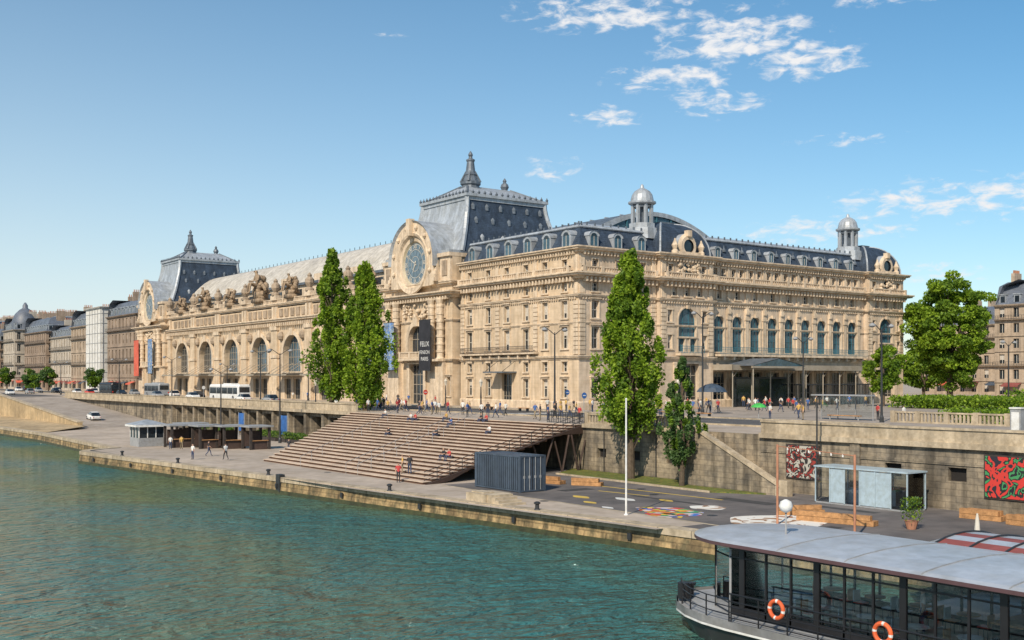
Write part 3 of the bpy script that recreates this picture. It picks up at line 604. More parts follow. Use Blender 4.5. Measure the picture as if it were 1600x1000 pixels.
    bx((hx,hy+.088,hz-.045),(.022,.008,.005),2)
    for n,s in(('l',-1),('r',1)):
        P=Vector(J['pa'+n]); d=(P-Vector(J['wr'+n])).normalized(); sd=d.cross(Vector((1,0,0))).normalized()
        for i,l in enumerate((.06,.07,.065,.05)):
            q=P+sd*(i-1.5)*.018+d*.02; e1=q+d*l*.5; e2=e1+(d+Vector((-s*.5,0,0))).normalized()*l*.5
            for a,b in((q,e1),(e1,e2)):
                g=G(); g.tube(a,b,.0095,.008,5,'skin'); o=len(vs); vs.extend(g.v)
                for f in g.f: fs.append([x+o for x in f]); ms.append(0)
        g=G(); g.tube(P-d*.02+sd*.02,P+sd*.055+d*.03,.011,.008,5,'skin'); o=len(vs); vs.extend(g.v)
        for f in g.f: fs.append([x+o for x in f]); ms.append(0)
    return vs,fs,ms
HUM={p:human(p) for p in('stand','walk','sit')}
def person(x,y,z,rot,pose='stand',top='shirt_w',bot='jean',s=1.,name='person',mono=None):
    vs,fs,ms=HUM[pose]; me=bpy.data.meshes.new(name); me.from_pydata(vs,[],fs)
    for k in ('skin','hair',top,bot,'shirt_k'): me.materials.append(M[mono or k])
    me.polygons.foreach_set('material_index',ms); me.polygons.foreach_set('use_smooth',[True]*len(fs))
    o=bpy.data.objects.new(name,me); scene.collection.objects.link(o); o.location=(x,y,z); o.rotation_euler=(0,0,R(rot)); o.scale=(s,s,s); return o
def statue(u,s,zb=20.6):
    x,y=X0-.2,Y0+u; g=G()
    g.box(x-1.0,x+1.4,y-1.6*s,y+1.6*s,zb,zb+.8,'statue'); g.box(x-.8,x+1.2,y-1.25*s,y+1.25*s,zb+.8,zb+1.5*s,'statue')
    for q in range(46):
        t=random.random(); a=random.uniform(-1,1)*(1-t)*1.9*s; z=zb+.9+t*3.0*s; r=random.uniform(.22,.5)*s
        g.lathe(x+random.uniform(-.5,.6)*s+.3,y+a,[(r*.3,z-r),(r*.9,z-.4*r),(r,z+.2*r),(r*.5,z+.8*r),(r*.1,z+r)],7,'statue')
    for q in(-1,1): g.path([(x,y+q*s*(1.2+.9*math.sin(t*.5)),zb+.7+ (2.4-t*.35)*s*.8) for t in range(7)],.3*s,6,'statue')
    g.obj('statue_base',museum,True)
    p=person(x-.3,y,zb+1.9*s,90,'sit',mono='statue',s=3.1*s,name='statue_figure'); p.parent=museum
for i,s in zip(range(7),(.9,.95,1.1,1.5,.9,1.2,.95)): statue(cs[i],s)
def banner(name,x,y0,y1,z0,z1,k,lines=None):
    g=G(); g.box(x-.06,x,y0,y1,z0,z1,k); g.tube((x+.4,y0,z1),(x-.1,y0,z1),.04,.04,5,'iron'); g.tube((x-.03,y0-.1,z1+.05),(x-.03,y1+.1,z1+.05),.06,.06,6,'iron'); g.tube((x-.03,y0-.1,z0-.05),(x-.03,y1+.1,z0-.05),.06,.06,6,'iron')
    o=g.obj(name,None)
    for t,z,sz in lines or []:
        cu=bpy.data.curves.new('lettering','FONT'); cu.body=t; cu.size=sz; cu.align_x='CENTER'; cu.materials.append(M['white']); q=bpy.data.objects.new('lettering',cu); scene.collection.objects.link(q)
        q.matrix_world=Matrix.Translation((x-.08,(y0+y1)/2,z))@Matrix(((0,0,-1),(-1,0,0),(0,1,0))).to_4x4(); q.parent=o
banner('exhibition_banner',91.0,146.0,149.4,5.6,13.6,'banner_dk',[('FELIX',9.4,1.15),('FENEON',8.2,.8),('PARIS',7.1,.9)])
banner('exhibition_banner',91.0,157.6,161.0,5.7,13.6,'banner_blue')
banner('exhibition_banner',91.0,283.1,286.6,5.5,14.5,'banner_blue'); banner('exhibition_banner',91.2,295.1,299.1,4.8,14.5,'banner_red')
W.obj('walls',museum); WI.obj('windows',museum); RF.obj('roof',museum); OR.obj('canopies_and_railings',museum)
# ------------------------------------------------------------------ background buildings
def haus(name,x0,x1,y0,y1,h,k='bgstone',floors=5,roofh=4.5,sheet=False):
    root=empty(name); w=G(); wi=G(); r=G()
    frs=[(F((x0,y0),(0,1),(-1,0)),y1-y0),(F((x0,y0),(1,0),(0,-1)),x1-x0)]
    for fr,ln in frs:
        if sheet:
            fr.box(w,0.01,ln-.01,0,h,-.3,0,k)
            for i in range(int(ln/3)): fr.box(w,i*3+.5,i*3+.6,0,h,0.,.15,'grey')
            for z in range(3,int(h),3): fr.box(w,0,ln,z,z+.08,0,.12,'grey')
            continue
        n=max(1,int(ln/3.2)); fh=h/floors; ops=[]
        for i in range(n):
            for j in range(floors):
                zb=j*fh; ops.append(((i+.5)*ln/n,1.25,round(zb+fh*.2,3),round(zb+fh*.8,3),False,'bg'))
        facade(w,wi,fr,0,ln,0,h,ops,k,.35)
        for j in range(1,floors): fr.box(w,0,ln,j*fh-.12,j*fh+.12,-.02,.22,k)
        for j in (2,floors-1):
            if j<floors: fr.box(w,0,ln,j*fh+.12,j*fh+.2,-.02,.8,k); ironrail(wi,fr,0,ln,j*fh+.2,.9,.75,'iron',.6)
        for i in range(0,n,2):
            u0_,u1_=(i+.1)*ln/n,(i+1.3)*ln/n; u1_=min(u1_,ln-.1); kk=random.choice(['banner_red','banner_red','tentred','container'])
            wi.add([fr.p(u0_,3.3,.05),fr.p(u1_,3.3,.05),fr.p(u1_,2.7,1.7),fr.p(u0_,2.7,1.7),fr.p(u0_,2.4,1.7),fr.p(u1_,2.4,1.7)],[(0,1,2,3),(3,2,5,4)],kk)
    w.box(x0+.5,x1,y0+.5,y1,0,h-.05,'dark' if not sheet else k)
    p=[(x0,y1),(x0,y0),(x1,y0)]
    cornice(w,p,h-.5,.6,.7,k)
    if not sheet:
        r.sweep([(x0,y1),(x0,y0),(x1,y0),(x1,y1),(x0,y1)],[(-.2,h+.1),(-1.8,h+roofh*.75),(-2.1,h+roofh*.8),(-5.5,h+roofh)],'bgslate',False)
        r.box(x0+5,x1-5,y0+4,y1-4,h,h+roofh-.1,'zinc')
        for fr,ln in frs:
            n=max(1,int(ln/3.2))
            for i in range(n):
                u=(i+.5)*ln/n; fr.box(r,u-.75,u+.75,h+.3,h+2.3,-1.8,-.4,'zinc'); fr.box(r,u-.5,u+.5,h+.6,h+2.,-.42,-.37,'glass'); fr.box(r,u-.9,u+.9,h+2.3,h+2.5,-2,-.25,'zinc')
        n=max(2,int((y1-y0)/8))
        for i in range(n):
            y=y0+2+(y1-y0-4)*i/max(1,n-1)
            for xx in(x0+random.uniform(3,6),x0+11):
                if xx<x1-1:
                    hh=random.uniform(1.,2.6); r.box(xx,xx+3,y-.4,y+.4,h+1,h+roofh+hh,k)
                    for q in range(5): r.lathe(xx+.4+q*.55,y,[(.16,h+roofh+hh),(.13,h+roofh+hh+.7)],6,'chim')
    w.obj('walls',root)
    if wi.v: wi.obj('windows',root)
    if r.v: r.obj('roof',root)
    return root
haus('apartment_building',94.5,112,308,336,22.5,roofh=5,k='bgstone2')
haus('scaffolded_building',93.5,112,339,356,26,k='sheet',sheet=True)
haus('apartment_building',94.5,115,358,378,21,roofh=5.5,k='bgstone'); haus('apartment_building',95.5,115,378.6,410,18.5,roofh=4.5,k='bgstone3',floors=4); haus('apartment_building',94,115,410.6,444,21,roofh=6,k='bgstone2')
b=haus('domed_building',92,112,452,472,23,roofh=5,floors=5,k='bgstone3')
g=G(); g.lathe(97,457,[(5,23),(5,25),(4.8,27),(3.8,29.3),(2.2,31),(1.,31.8),(1.,32.8),(.3,34)],16,'bgslate'); g.obj('dome',b,True)
haus('apartment_building',90,112,473,500,19,roofh=6,k='bgstone2'); haus('apartment_building',89,112,501,530,23,roofh=6); haus('apartment_building',84,112,531,600,21,roofh=6,k='bgstone2'); haus('apartment_building',74,105,603,680,23,roofh=6); haus('apartment_building',60,95,683,760,23,roofh=6)
haus('apartment_building',230,262,98,131,20.5,roofh=5.5,floors=6); haus('apartment_building',263,310,98,131,23,roofh=6,floors=6); haus('apartment_building',225,275,60,90,20,roofh=5)
haus('apartment_building',262,300,133,170,18,roofh=5)
# ------------------------------------------------------------------ ground, quays, water
g=G(); g.add([(65.2,-600,0),(4000,-600,0),(4000,5000,0),(65.2,5000,0)],[(0,1,2,3)],'pave'); g.obj('ground')
g=G(); g.quad((75,-300,.004),(87,-300,.004),(87,900,.004),(75,900,.004),'road'); g.obj('road')
g=G()
for x in(75.6,86.3): g.quad((x,-300,.008),(x+.15,-300,.008),(x+.15,900,.008),(x,900,.008),'white')
for y in range(-60,600,9): g.quad((80.9,y,.008),(81.05,y,.008),(81.05,y+4,.008),(80.9,y+4,.008),'white')
for q in range(7): g.quad((76+q*1.5,103,.0085),(76.7+q*1.5,103,.0085),(76.7+q*1.5,107,.0085),(76+q*1.5,107,.0085),'white')
g.obj('road_markings')
g=G(); g.box(74.6,75,-300,900,0,.14,'coping'); g.box(87,87.4,60,900,0,.14,'coping'); g.obj('kerb')
g=G(); g.quad((88,-50,.006),(200,-50,.006),(200,112.2,.006),(88,112.2,.006),'pave2'); g.obj('plaza')
g=G(); g.quad((-1500,-1500,-5.7),(65.1,-1500,-5.7),(65.1,5000,-5.7),(-1500,5000,-5.7),'water'); g.obj('water')
edge=[(51,-20),(44.2,43),(34.2,132.5),(35.2,134.5),(39.2,137),(40.5,181),(39.6,205),(36,260),(28,345),(10,480),(-40,700)]
qz=-4.3
g=G(); poly=edge[:7]+[(50,205),(50,196),(65.25,196),(65.25,-20)]
g.prism(poly,-7,qz,'asphalt'); g.obj('lower_quay')
g=G(); rev=list(reversed(edge))
g.sweep(rev,[(.02,-7.5),(.25,-5.9),(.06,qz-.35)],'quay_face',False); g.sweep(rev,[(.32,-6.2),(.29,-5.75),(.22,-5.40),(.15,-5.36)],'algae',False)
g.sweep(rev,[(.05,qz-.36),(.16,qz-.34),(.16,qz+.06),(-.9,qz+.06),(-.9,qz-.05)],'coping')
for t in np.linspace(.05,.95,9):
    x=44.2-10*t; y=43+89.5*t; g.box(x-.32,x-.2,y-.15,y+.15,qz-.9,qz-.5,'iron')
for t in np.linspace(.0,1.,38):
    x=44.2-10*t; y=43+89.5*t; g.box(x-.17,x+.88,y-.015,y+.015,qz-.33,qz+.064,'tar')
g.box(39.0,39.5,87.2,88,-5.9,-4.0,'iron')
g.obj('quay_wall')
g=G(); g.quad((43.2,45,qz+.004),(47.2,45,qz+.004),(47,74,qz+.004),(40,74,qz+.004),'pave')
g.add([(40,74,qz+.005),(56,74,qz+.005),(64,128,qz+.005),(64,196,qz+.005),(50,196,qz+.005),(41.3,181,qz+.005),(40,137.5,qz+.005),(35.8,133,qz+.005)],[tuple(range(8))],'pave'); g.obj('quay_pavement')
g=G()
for x,y,a,b in((52,64,3,1.2),(57.5,49,1.4,5),(50,39,2.5,1.0),(59.5,42,.8,6),(54,52,.5,7)): g.quad((x,y,qz+.0045),(x+a,y,qz+.0045),(x+a,y+b,qz+.0045),(x,y+b,qz+.0045),'tar')
for x,y in((46.8,60),(50.5,47.5),(45.,90),(56,58.5),(58,62)):
    g.add([(x+.35*math.cos(t),y+.35*math.sin(t),qz+.0075) for t in np.linspace(0,2*math.pi,17)[:-1]],[tuple(range(16))],'iron')
g.quad((47.15,43,qz+.0065),(47.45,43,qz+.0065),(47.3,74,qz+.0065),(47.0,74,qz+.0065),'coping')
g.obj('road_patches')
g=G()
for i in range(4): g.box(42.6-.0+i*.05,44.6,59.2+i*.5,59.7+i*.5,qz,qz+.15*(i+1),'coping')
g.box(42.6,44.8,61.2,63.6,qz,qz+.6,'coping'); g.box(43.0,43.9,62,63.5,qz+.6,qz+.68,'coping'); g.obj('quay_steps')
for x,y in((43.1,56),(41.2,72),(39.2,90),(37.3,108),(35.9,122)):
    g=G(); g.lathe(x,y,[(.22,qz+.06),(.2,qz+.1),(.14,qz+.15),(.13,qz+.4),(.22,qz+.46),(.22,qz+.54),(.1,qz+.6)],10,'iron'); g.obj('mooring_bollard')
g=G()
bk=[(39.2,137),(40.5,181),(39.6,205),(36,260),(28,345),(10,480),(-40,700)]
inn=[(50,160),(50,190),(50,205),(50,262),(44,345),(28,480),(-20,700)]
for i in range(1,len(bk)-1):
    a,b,c,d=bk[i],bk[i+1],inn[i+1],inn[i]; g.quad((a[0]+.9,a[1],qz+.03),(b[0]+.9,b[1],qz+.03),(c[0],c[1],qz+.5),(d[0],d[1],qz+.5),'sand')
g.obj('river_bank')
g=G()
def rz(y): return qz+(y-194)/(266-194)*(-qz) if y<266 else 0
ys=[194,206,218,230,242,254,266]
for a,b in zip(ys[:-1],ys[1:]):
    g.quad((50.5,a,rz(a)+.02),(65.1,a,rz(a)+.02),(65.1,b,rz(b)+.02),(50.5,b,rz(b)+.02),'pave2')
    g.add([(49.6,a,-7),(50.4,a,-7),(50.4,b,-7),(49.6,b,-7),(49.6,a,rz(a)+.95),(50.4,a,rz(a)+.95),(50.4,b,rz(b)+.95),(49.6,b,rz(b)+.95)],[(0,1,5,4),(1,2,6,5),(2,3,7,6),(3,0,4,7)],'sand')
    g.add([(49.45,a,rz(a)+.96),(50.55,a,rz(a)+.96),(50.55,b,rz(b)+.96),(49.45,b,rz(b)+.96),(49.45,a,rz(a)+1.15),(50.55,a,rz(a)+1.15),(50.55,b,rz(b)+1.15),(49.45,b,rz(b)+1.15)],[(0,1,5,4),(1,2,6,5),(2,3,7,6),(3,0,4,7),(4,5,6,7)],'coping')
g.obj('quay_ramp')
g=G(); far=[(50,266),(44,345),(28,480),(-20,700)]
for a,b in zip(far[:-1],far[1:]): g.quad((*a,.001),(*b,.001),(66,b[1],.001),(66,a[1],.001),'road')
g.sweep(list(reversed(far)),[(0,-7),(0,.0),(.2,.0),(.2,.25),(.05,.25),(.05,1.),(-.4,1.),(-.4,0)],'sand'); g.obj('embankment_wall')
up=G(); FQ=F((65.2,0),(0,1),(-1,0))
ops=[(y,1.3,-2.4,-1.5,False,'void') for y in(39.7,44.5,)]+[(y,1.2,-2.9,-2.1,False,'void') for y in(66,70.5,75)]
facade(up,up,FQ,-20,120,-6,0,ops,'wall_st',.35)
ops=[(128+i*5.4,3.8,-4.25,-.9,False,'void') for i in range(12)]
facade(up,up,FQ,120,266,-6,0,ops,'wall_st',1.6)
up.box(66.9,67.2,-20,266,-6,-.02,'wall_st')
for i in range(14): FQ.box(up,125.0+i*5.4,125.7+i*5.4,-4.3,-.4,-.02,.6,'wall_st')
for y in (33,47.5,): FQ.box(up,y-.4,y+.4,-4.3,-.3,-.02,.18,'wall_st')
for y in np.arange(60,76,3.4): up.tube((65.12,y+1,-4.2),(65.12,y+1,-.5),.05,.05,6,'iron')
FQ.box(up,-20,56.2,-.25,.12,-.9,.3,'coping'); FQ.box(up,-20,56.2,.12,.95,-.5,.02,'coping'); FQ.box(up,-20,56.2,.95,1.1,-.6,.12,'coping')
FQ.box(up,-20,56.2,-1.35,-1.1,-.02,.08,'wall_st')
FQ.box(up,63,77.5,-.25,.12,-.9,.3,'coping'); balus(up,FQ,63,77.5,.12,.95,-.25,'coping',.4,3.)
FQ.box(up,122.5,266,-.35,.05,-.9,.9,'coping'); FQ.box(up,122.5,266,.05,.95,-.3,.05,'coping'); FQ.box(up,122.5,266,.95,1.08,-.4,.15,'coping')
up.obj('embankment_retaining_wall')
g=G()
n=22
for i in range(n):
    y=62.0-i*8.8/n; z=-i*4.3/n; g.box(63.2,65.15,y-8.8/n,y,z-.45,z-.0,'coping')
g.add([(63.15,62.6,qz),(63.15,52.6,qz),(63.15,52.6,qz+.7),(63.15,62.0,.75),(63.15,62.6,.75),(62.75,62.6,qz),(62.75,52.6,qz),(62.75,52.6,qz+.7),(62.75,62.0,.75),(62.75,62.6,.75)],[(0,1,2,3,4),(5,6,7,8,9),(0,1,6,5),(1,2,7,6),(4,0,5,9)],'wall_st')
g.add([(63.25,52.3,qz+.62),(62.65,52.3,qz+.62),(62.65,62,.75),(63.25,62,.75),(63.25,52.3,qz+.85),(62.65,52.3,qz+.85),(62.65,62,.98),(63.25,62,.98)],[(0,1,2,3),(4,5,6,7),(0,1,5,4),(1,2,6,5),(2,3,7,6),(3,0,4,7)],'coping')
g.box(62.7,63.3,51.6,52.7,qz,qz+1.15,'coping'); g.obj('stone_stairway')
g=G(); FB=F((93.5,40),(0,1),(-1,0)); balus(g,FB,0,24,0,1.1,0,'coping',.4,3); g.obj('stone_balustrade')
g=G(); g.box(65.06,65.17,50.7,53.6,-3.1,-.7,'mural_a'); g.box(65.1,65.18,50.6,53.7,-3.2,-.6,'woodd'); g.obj('mural_painting')
g=G(); g.box(65.06,65.17,30.5,37.7,-3.2,-.6,'mural_b'); g.box(65.1,65.18,30.4,37.8,-3.3,-.5,'woodd'); g.obj('mural_painting')
g=G(); g.prism([(60.4,57),(62.6,53.5),(62.7,63),(65.1,63.1),(65.1,79),(60.8,76)],qz,qz+.1,'grass'); g.obj('grass')
g=G(); g.prism([(60.2,56.9),(60.4,57),(60.8,76),(60.6,76)],qz,qz+.14,'coping'); g.obj('kerb')
g=G()
for (x,y,r1,r2,k,a) in((51.8,43.2,3.0,2.9,'paint_w',.4),(49.9,50.6,1.6,2.7,'paint_c',.5),(48.1,49.3,.8,1.5,'paint_c',.5),(53.3,50.5,1.1,1.3,'paint_w',0)):
    P=[(x+r1*math.cos(t)*(1+.12*math.sin(5*t)),y+r2*math.sin(t)*(1+.1*math.cos(3*t)),qz+.009) for t in np.linspace(0,2*math.pi,33)[:-1]]; g.add(P,[tuple(range(32))],k)
for (x,y,r,k) in((52.2,57.5,.9,'white'),(48.9,57.5,.6,'yellow'),(50.6,60.5,.8,'yellow'),(47.9,54.5,.5,'white'),(54.,55.2,.6,'yellow')):
    P=[(x+.6*r*math.cos(t),y+r*1.2*math.sin(t)*(1+.3*math.sin(2*t)),qz+.0062) for t in np.linspace(0,2*math.pi,17)[:-1]]; g.add(P,[tuple(range(16))],k)
for a,b in(((56.8,66),(57.3,53)),((54.3,63),(54.9,58))): g.quad((a[0],a[1],qz+.0068),(a[0]+.25,a[1],qz+.0068),(b[0]+.25,b[1],qz+.0068),(b[0],b[1],qz+.0068),'yellow')
g.obj('ground_painting')
# ------------------------------------------------------------------ grand river steps
NS=20
root=empty('river_steps'); g=G(); gt=G()
A0,B0=Vector((46,75)),Vector((45.6,106)); A1,B1=Vector((65.3,78)),Vector((65.3,123.5)); n=NS
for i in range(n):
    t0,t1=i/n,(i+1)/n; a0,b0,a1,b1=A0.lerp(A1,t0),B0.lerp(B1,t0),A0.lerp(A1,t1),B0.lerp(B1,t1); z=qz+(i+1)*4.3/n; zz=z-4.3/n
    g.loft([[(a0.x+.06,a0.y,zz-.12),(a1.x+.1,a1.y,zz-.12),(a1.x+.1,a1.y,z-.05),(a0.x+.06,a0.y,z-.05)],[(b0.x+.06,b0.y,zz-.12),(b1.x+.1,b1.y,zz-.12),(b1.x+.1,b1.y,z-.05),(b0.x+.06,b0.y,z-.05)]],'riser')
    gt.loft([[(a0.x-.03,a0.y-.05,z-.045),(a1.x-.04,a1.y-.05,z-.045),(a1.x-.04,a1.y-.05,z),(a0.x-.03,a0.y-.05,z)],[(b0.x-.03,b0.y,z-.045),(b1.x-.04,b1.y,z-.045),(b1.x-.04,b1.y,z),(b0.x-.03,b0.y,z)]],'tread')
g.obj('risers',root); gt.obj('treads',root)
g=G()
N_=14
def top(t): p=A0.lerp(A1,t); return (p.x,p.y-.12,qz+4.3*t-.02)
def bot(t):
    p=A0.lerp(A1,t); z=qz+ (3.45*math.sin(min(1,max(0,(t-.12)/.75))*math.pi/2)); return (p.x,p.y-.12,min(z,qz+4.3*t-.1))
for i in range(N_):
    t0,t1=i/N_,(i+1)/N_
    a,b,c,d=top(t0),top(t1),bot(t1),bot(t0); g.loft([[a,b,c,d],[(q[0],q[1]-.2,q[2]) for q in(a,b,c,d)]],'corten')
    p=top(t1); g.tube((p[0],p[1]-.1,p[2]),(p[0],p[1]-.1,p[2]+1.05),.03,.03,5,'iron')
for hh in(.35,.7,1.05): g.tube((A0.x,A0.y-.2,qz+hh),(A1.x,A1.y-.2,0+hh),.03,.03,5,'iron')
for x,lean in((60.2,1.2),(62.4,.8),(64.3,-.8)):
    for y in(77.3,90,104): g.tube((x,y,qz),(x+lean,y,-.9),.1,.1,6,'corten'); g.tube((x,y,qz),(x-lean*1.1,y,-1.4),.08,.08,6,'corten')
for t in(.35,.42,.72):
    a=A0.lerp(B0,t); b=A1.lerp(B1,t)
    g.tube((a.x,a.y,qz+1),(b.x,b.y,1.),.025,.025,5,'grey')
    for i in range(12):
        s=i/11; p=a.lerp(b,s); g.tube((p.x,p.y,qz+4.3*s),(p.x,p.y,qz+4.3*s+1.),.02,.02,4,'grey')
FS=F((65.9,0),(0,1),(-1,0)); ironrail(g,FS,77.6,84,0,1.05,0,'iron',.35); g.obj('steel_structure',root)
# ------------------------------------------------------------------ vegetation
def leafmesh(name,C,size,mats,midx,parent,asp=.6):
    n=len(C); d=np.random.normal(size=(n,3)); d/=np.linalg.norm(d,axis=1)[:,None]
    r=np.random.normal(size=(n,3)); t=np.cross(d,r); t/=np.linalg.norm(t,axis=1)[:,None]; b=np.cross(d,t)
    s=(size*np.random.uniform(.6,1.3,n))[:,None]
    V=np.stack([C-t*s,C+b*s*asp,C+t*s,C-b*s*asp],1).reshape(-1,3)
    me=bpy.data.meshes.new(name); me.vertices.add(4*n); me.vertices.foreach_set('co',V.ravel()); me.loops.add(4*n); me.loops.foreach_set('vertex_index',np.arange(4*n,dtype=np.int32))
    me.polygons.add(n); me.polygons.foreach_set('loop_start',np.arange(0,4*n,4,dtype=np.int32)); me.polygons.foreach_set('loop_total',np.full(n,4,dtype=np.int32))
    for k in mats: me.materials.append(M[k])
    me.polygons.foreach_set('material_index',np.asarray(midx,dtype=np.int32)); me.update(calc_edges=True); me.validate()
    o=bpy.data.objects.new(name,me); scene.collection.objects.link(o)
    if parent: o.parent=parent
    return o
def poplar(name,x,y,z,H,Rr,nc,nl,size,bare=.1,mats=('leaf_a','leaf_b')):
    root=empty(name); g=G(); g.tube((x,y,z),(x+.1,y,z+H*.5),.018*H+.05,.16,10,'bark'); g.tube((x+.1,y,z+H*.5),(x,y,z+H*.93),.16,.03,8,'bark')
    C=[];Ix=[]
    for i in range(nc):
        t=bare+(1-bare)*((i+random.random())/nc); u=(t-bare)/(1-bare)
        rr=Rr*(min(1,(u/.25))**.55)*(1-u)**.58*1.2 if u>0 else 0; rr=min(rr,Rr)
        a=random.uniform(0,2*math.pi); q=rr*math.sqrt(random.uniform(.08,1))*random.uniform(.7,1.18)
        c=np.array([x+q*math.cos(a),y+q*math.sin(a),z+t*H])
        if i%4==0: g.tube((x,y,max(z+t*H-1.6-q,z+.8)),tuple(c),.07,.02,5,'bark')
        cr=random.uniform(.3,.72)*(.5+.5*(1-u))*Rr/2.7
        P=np.random.normal(size=(nl,3)); P/=np.linalg.norm(P,axis=1)[:,None]; P*=(np.random.uniform(.1,1,nl)**.6)[:,None]*np.array([cr,cr,cr*2.0])
        C.append(c+P); Ix+= [0 if random.random()<.6 else 1]*nl
    g.obj('trunk',root); leafmesh('leaves',np.concatenate(C),size,mats,Ix,root)
def broad(name,x,y,z,H,Rr,nc,nl,size,base=.22,mats=('leaf_b','leaf_a'),cr0=1.5):
    root=empty(name); g=G(); th=H*.33; g.tube((x,y,z),(x,y,z+th),.021*H+.05,.2+.01*H,10,'bark')
    C=[];Ix=[]; cz=z+H*(base+1)/2; hz=H*(1-base)/2
    for i in range(nc):
        d=np.random.normal(size=3); d/=np.linalg.norm(d); q=random.uniform(.35,1)**.5*random.uniform(.82,1.05)
        c=np.array([x,y,cz])+d*q*np.array([Rr,Rr,hz])*.92
        if d[2]<-.3: c[:2]=(c[:2]-[x,y])*.85+[x,y]
        if i%6==0: m_=((x+c[0])/2,(y+c[1])/2,(z+th+c[2])/2+.3); g.tube((x,y,z+th-.3),m_,.16,.09,6,'bark'); g.tube(m_,tuple(c),.09,.03,5,'bark')
        cr=cr0*random.uniform(.55,1.1)
        P=np.random.normal(size=(nl,3)); P/=np.linalg.norm(P,axis=1)[:,None]; P*=(np.random.uniform(.3,1,nl)**.5)[:,None]*np.array([cr,cr,cr*.7])
        C.append(c+P); Ix+= [0 if random.random()<.5 else 1]*nl
    g.obj('trunk',root); leafmesh('leaves',np.concatenate(C),size,mats,Ix,root)
poplar('poplar_tree',66.6,132.0,0,21.4,3.5,215,90,.22,.10); poplar('poplar_tree',69.0,127.0,0,19.2,3.9,235,90,.22,.08)
poplar('poplar_tree',62.6,68.3,qz,19.2,3.0,250,140,.16,.22)
poplar('slender_tree',61.7,61.3,qz+.1,10.0,1.75,90,110,.13,.18,('leaf_c','leaf_b'))
broad('chestnut_tree',171,105.5,0,23.6,7.9,230,170,.28,.06); broad('linden_tree',143.4,99.6,0,9.9,3.3,60,150,.20,.16,cr0=1.05)
broad('chestnut_tree',197,96,0,11,5.5,60,140,.3,.1); broad('chestnut_tree',198,128,0,11,6,60,140,.3,.1); broad('chestnut_tree',215,100,0,10,5,50,140,.3,.1)
for x,y,hh in((86,318,7.5),(86,372,8),(85,392,7),(84,425,8.5),(82,455,8),(78,480,9),(72,330,6)): broad('plane_tree',x,y,0,hh,2.9,26,90,.35,.25,('leaf_c','leaf_b'),1.2)
def hedge(name,x0,x1,y0,y1,h,n,size,z=0,k=('leaf_b','leaf_a')):
    C=np.stack([np.random.uniform(x0,x1,n),np.random.uniform(y0,y1,n),z+np.random.uniform(0,1,n)**.6*h],1)
    C[:,2]*=1+.12*np.sin(C[:,0]*2+C[:,1]*1.7); return leafmesh(name,C,size,k,np.random.randint(0,2,n),None)
hedge('hedge',136,146,74,94,1.7,9000,.22); hedge('hedge',146,190,70,82,2.6,12000,.28); hedge('hedge',95,99,52,60,1.3,2500,.15)
pot=empty('potted_shrub'); g=G(); g.lathe(55.1,36.4,[(.25,qz+.01),(.38,qz+.45),(.42,qz+.5),(.36,qz+.5)],12,'chim'); g.obj('pot',pot); hh_=hedge('foliage',54.6,55.6,35.9,36.9,1.3,650,.07,0,('leaf_c','leaf_a')); hh_.location.z=qz+.45; hh_.parent=pot
for y0_ in (124.5,133,141.5,158,168):
    g=G(); g.box(61.1,62.1,y0_-3.5,y0_+3.5,qz,qz+.45,'woodd'); g.obj('planter_box'); hh_=hedge('planter_hedge',61.2,62,y0_-3.4,y0_+3.4,.9,1400,.11,0,('leaf_b','leaf_c')); hh_.location.z=qz+.42
# ------------------------------------------------------------------ street furniture
def lamp(x,y,z,h,double=True,name='street_lamp'):
    g=G(); g.lathe(x,y,[(.22,z),(.22,z+.5),(.14,z+.7),(.12,z+1.2),(.08,z+h-.5),(.05,z+h)],10,'iron')
    for s in((-1,1) if double else (1,)):
        P=[(x,y,z+h-.3)]+[(x+s*1.5*math.sin(t),y,z+h-.3+.8*math.sin(t*1.3)) for t in(.4,.8,1.2,1.5)]; g.path(P,.045,6,'iron')
        ex,ez=P[-1][0],P[-1][2]; g.lathe(ex,y,[(.08,ez+.08),(.32,ez-.1),(.34,ez-.2),(.2,ez-.32),(.08,ez-.36)],10,'grey')
    return g.obj(name)
for a in((77.2,97,0,9.6),(95.3,91.2,0,11.8),(91.9,64.0,0,9.2),(60,134,qz,12.),(60,155,qz,9.6),(70,206,0,8),(70,240,0,8),(144,80,0,9),(73.5,172,0,8.5),(110,88,0,9),(70,290,0,8),(88.5,185,0,7),(88.5,225,0,7)): lamp(*a)
def mast(name,x,y,z,h,r,k):
    g=G(); g.lathe(x,y,[(r*2.2,z),(r*2.2,z+.06),(r,z+.1),(r*.8,z+h),(r*1.3,z+h+.02),(r*.2,z+h+.12)],10,k); return g.obj(name)
mast('white_pole',46.2,50.8,qz,7.3,.065,'white'); mast('dark_mast',63.4,49.5,qz,7.2,.07,'iron')
for x,y in((81.2,117.7),(90,100),(104,104),(72,148),(90,140)):
    g=G(); g.lathe(x,y,[(.25,0),(.25,.3),(.12,.5),(.09,1.6),(.12,1.7),(.06,3.2)],8,'iron'); g.lathe(x,y,[(.1,3.2),(.26,3.8),(.3,3.85),(.12,4.1),(.03,4.3)],6,'frame_w'); g.obj('lantern_post')
g=G(); g.lathe(50.4,42.2,[(.07,qz),(.07,.45)],8,'chim'); g.lathe(49.3,36,[(.07,qz),(.07,.25)],8,'chim'); g.tube((50.4,42.2,.35),(49.3,36,.18),.03,.03,6,'chim')
for i in range(8): t=i/7; g.tube((50.4-1.1*t,42.2-6.2*t,.35-.17*t),(50.4-1.1*t,42.2-6.2*t,.2-.17*t),.05,.05,6,'white')
g.obj('light_garland_frame')
g=G(); x0,x1,y0,y1,z0,z1=48.6,51.1,65.3,71.3,qz+.15,qz+2.75
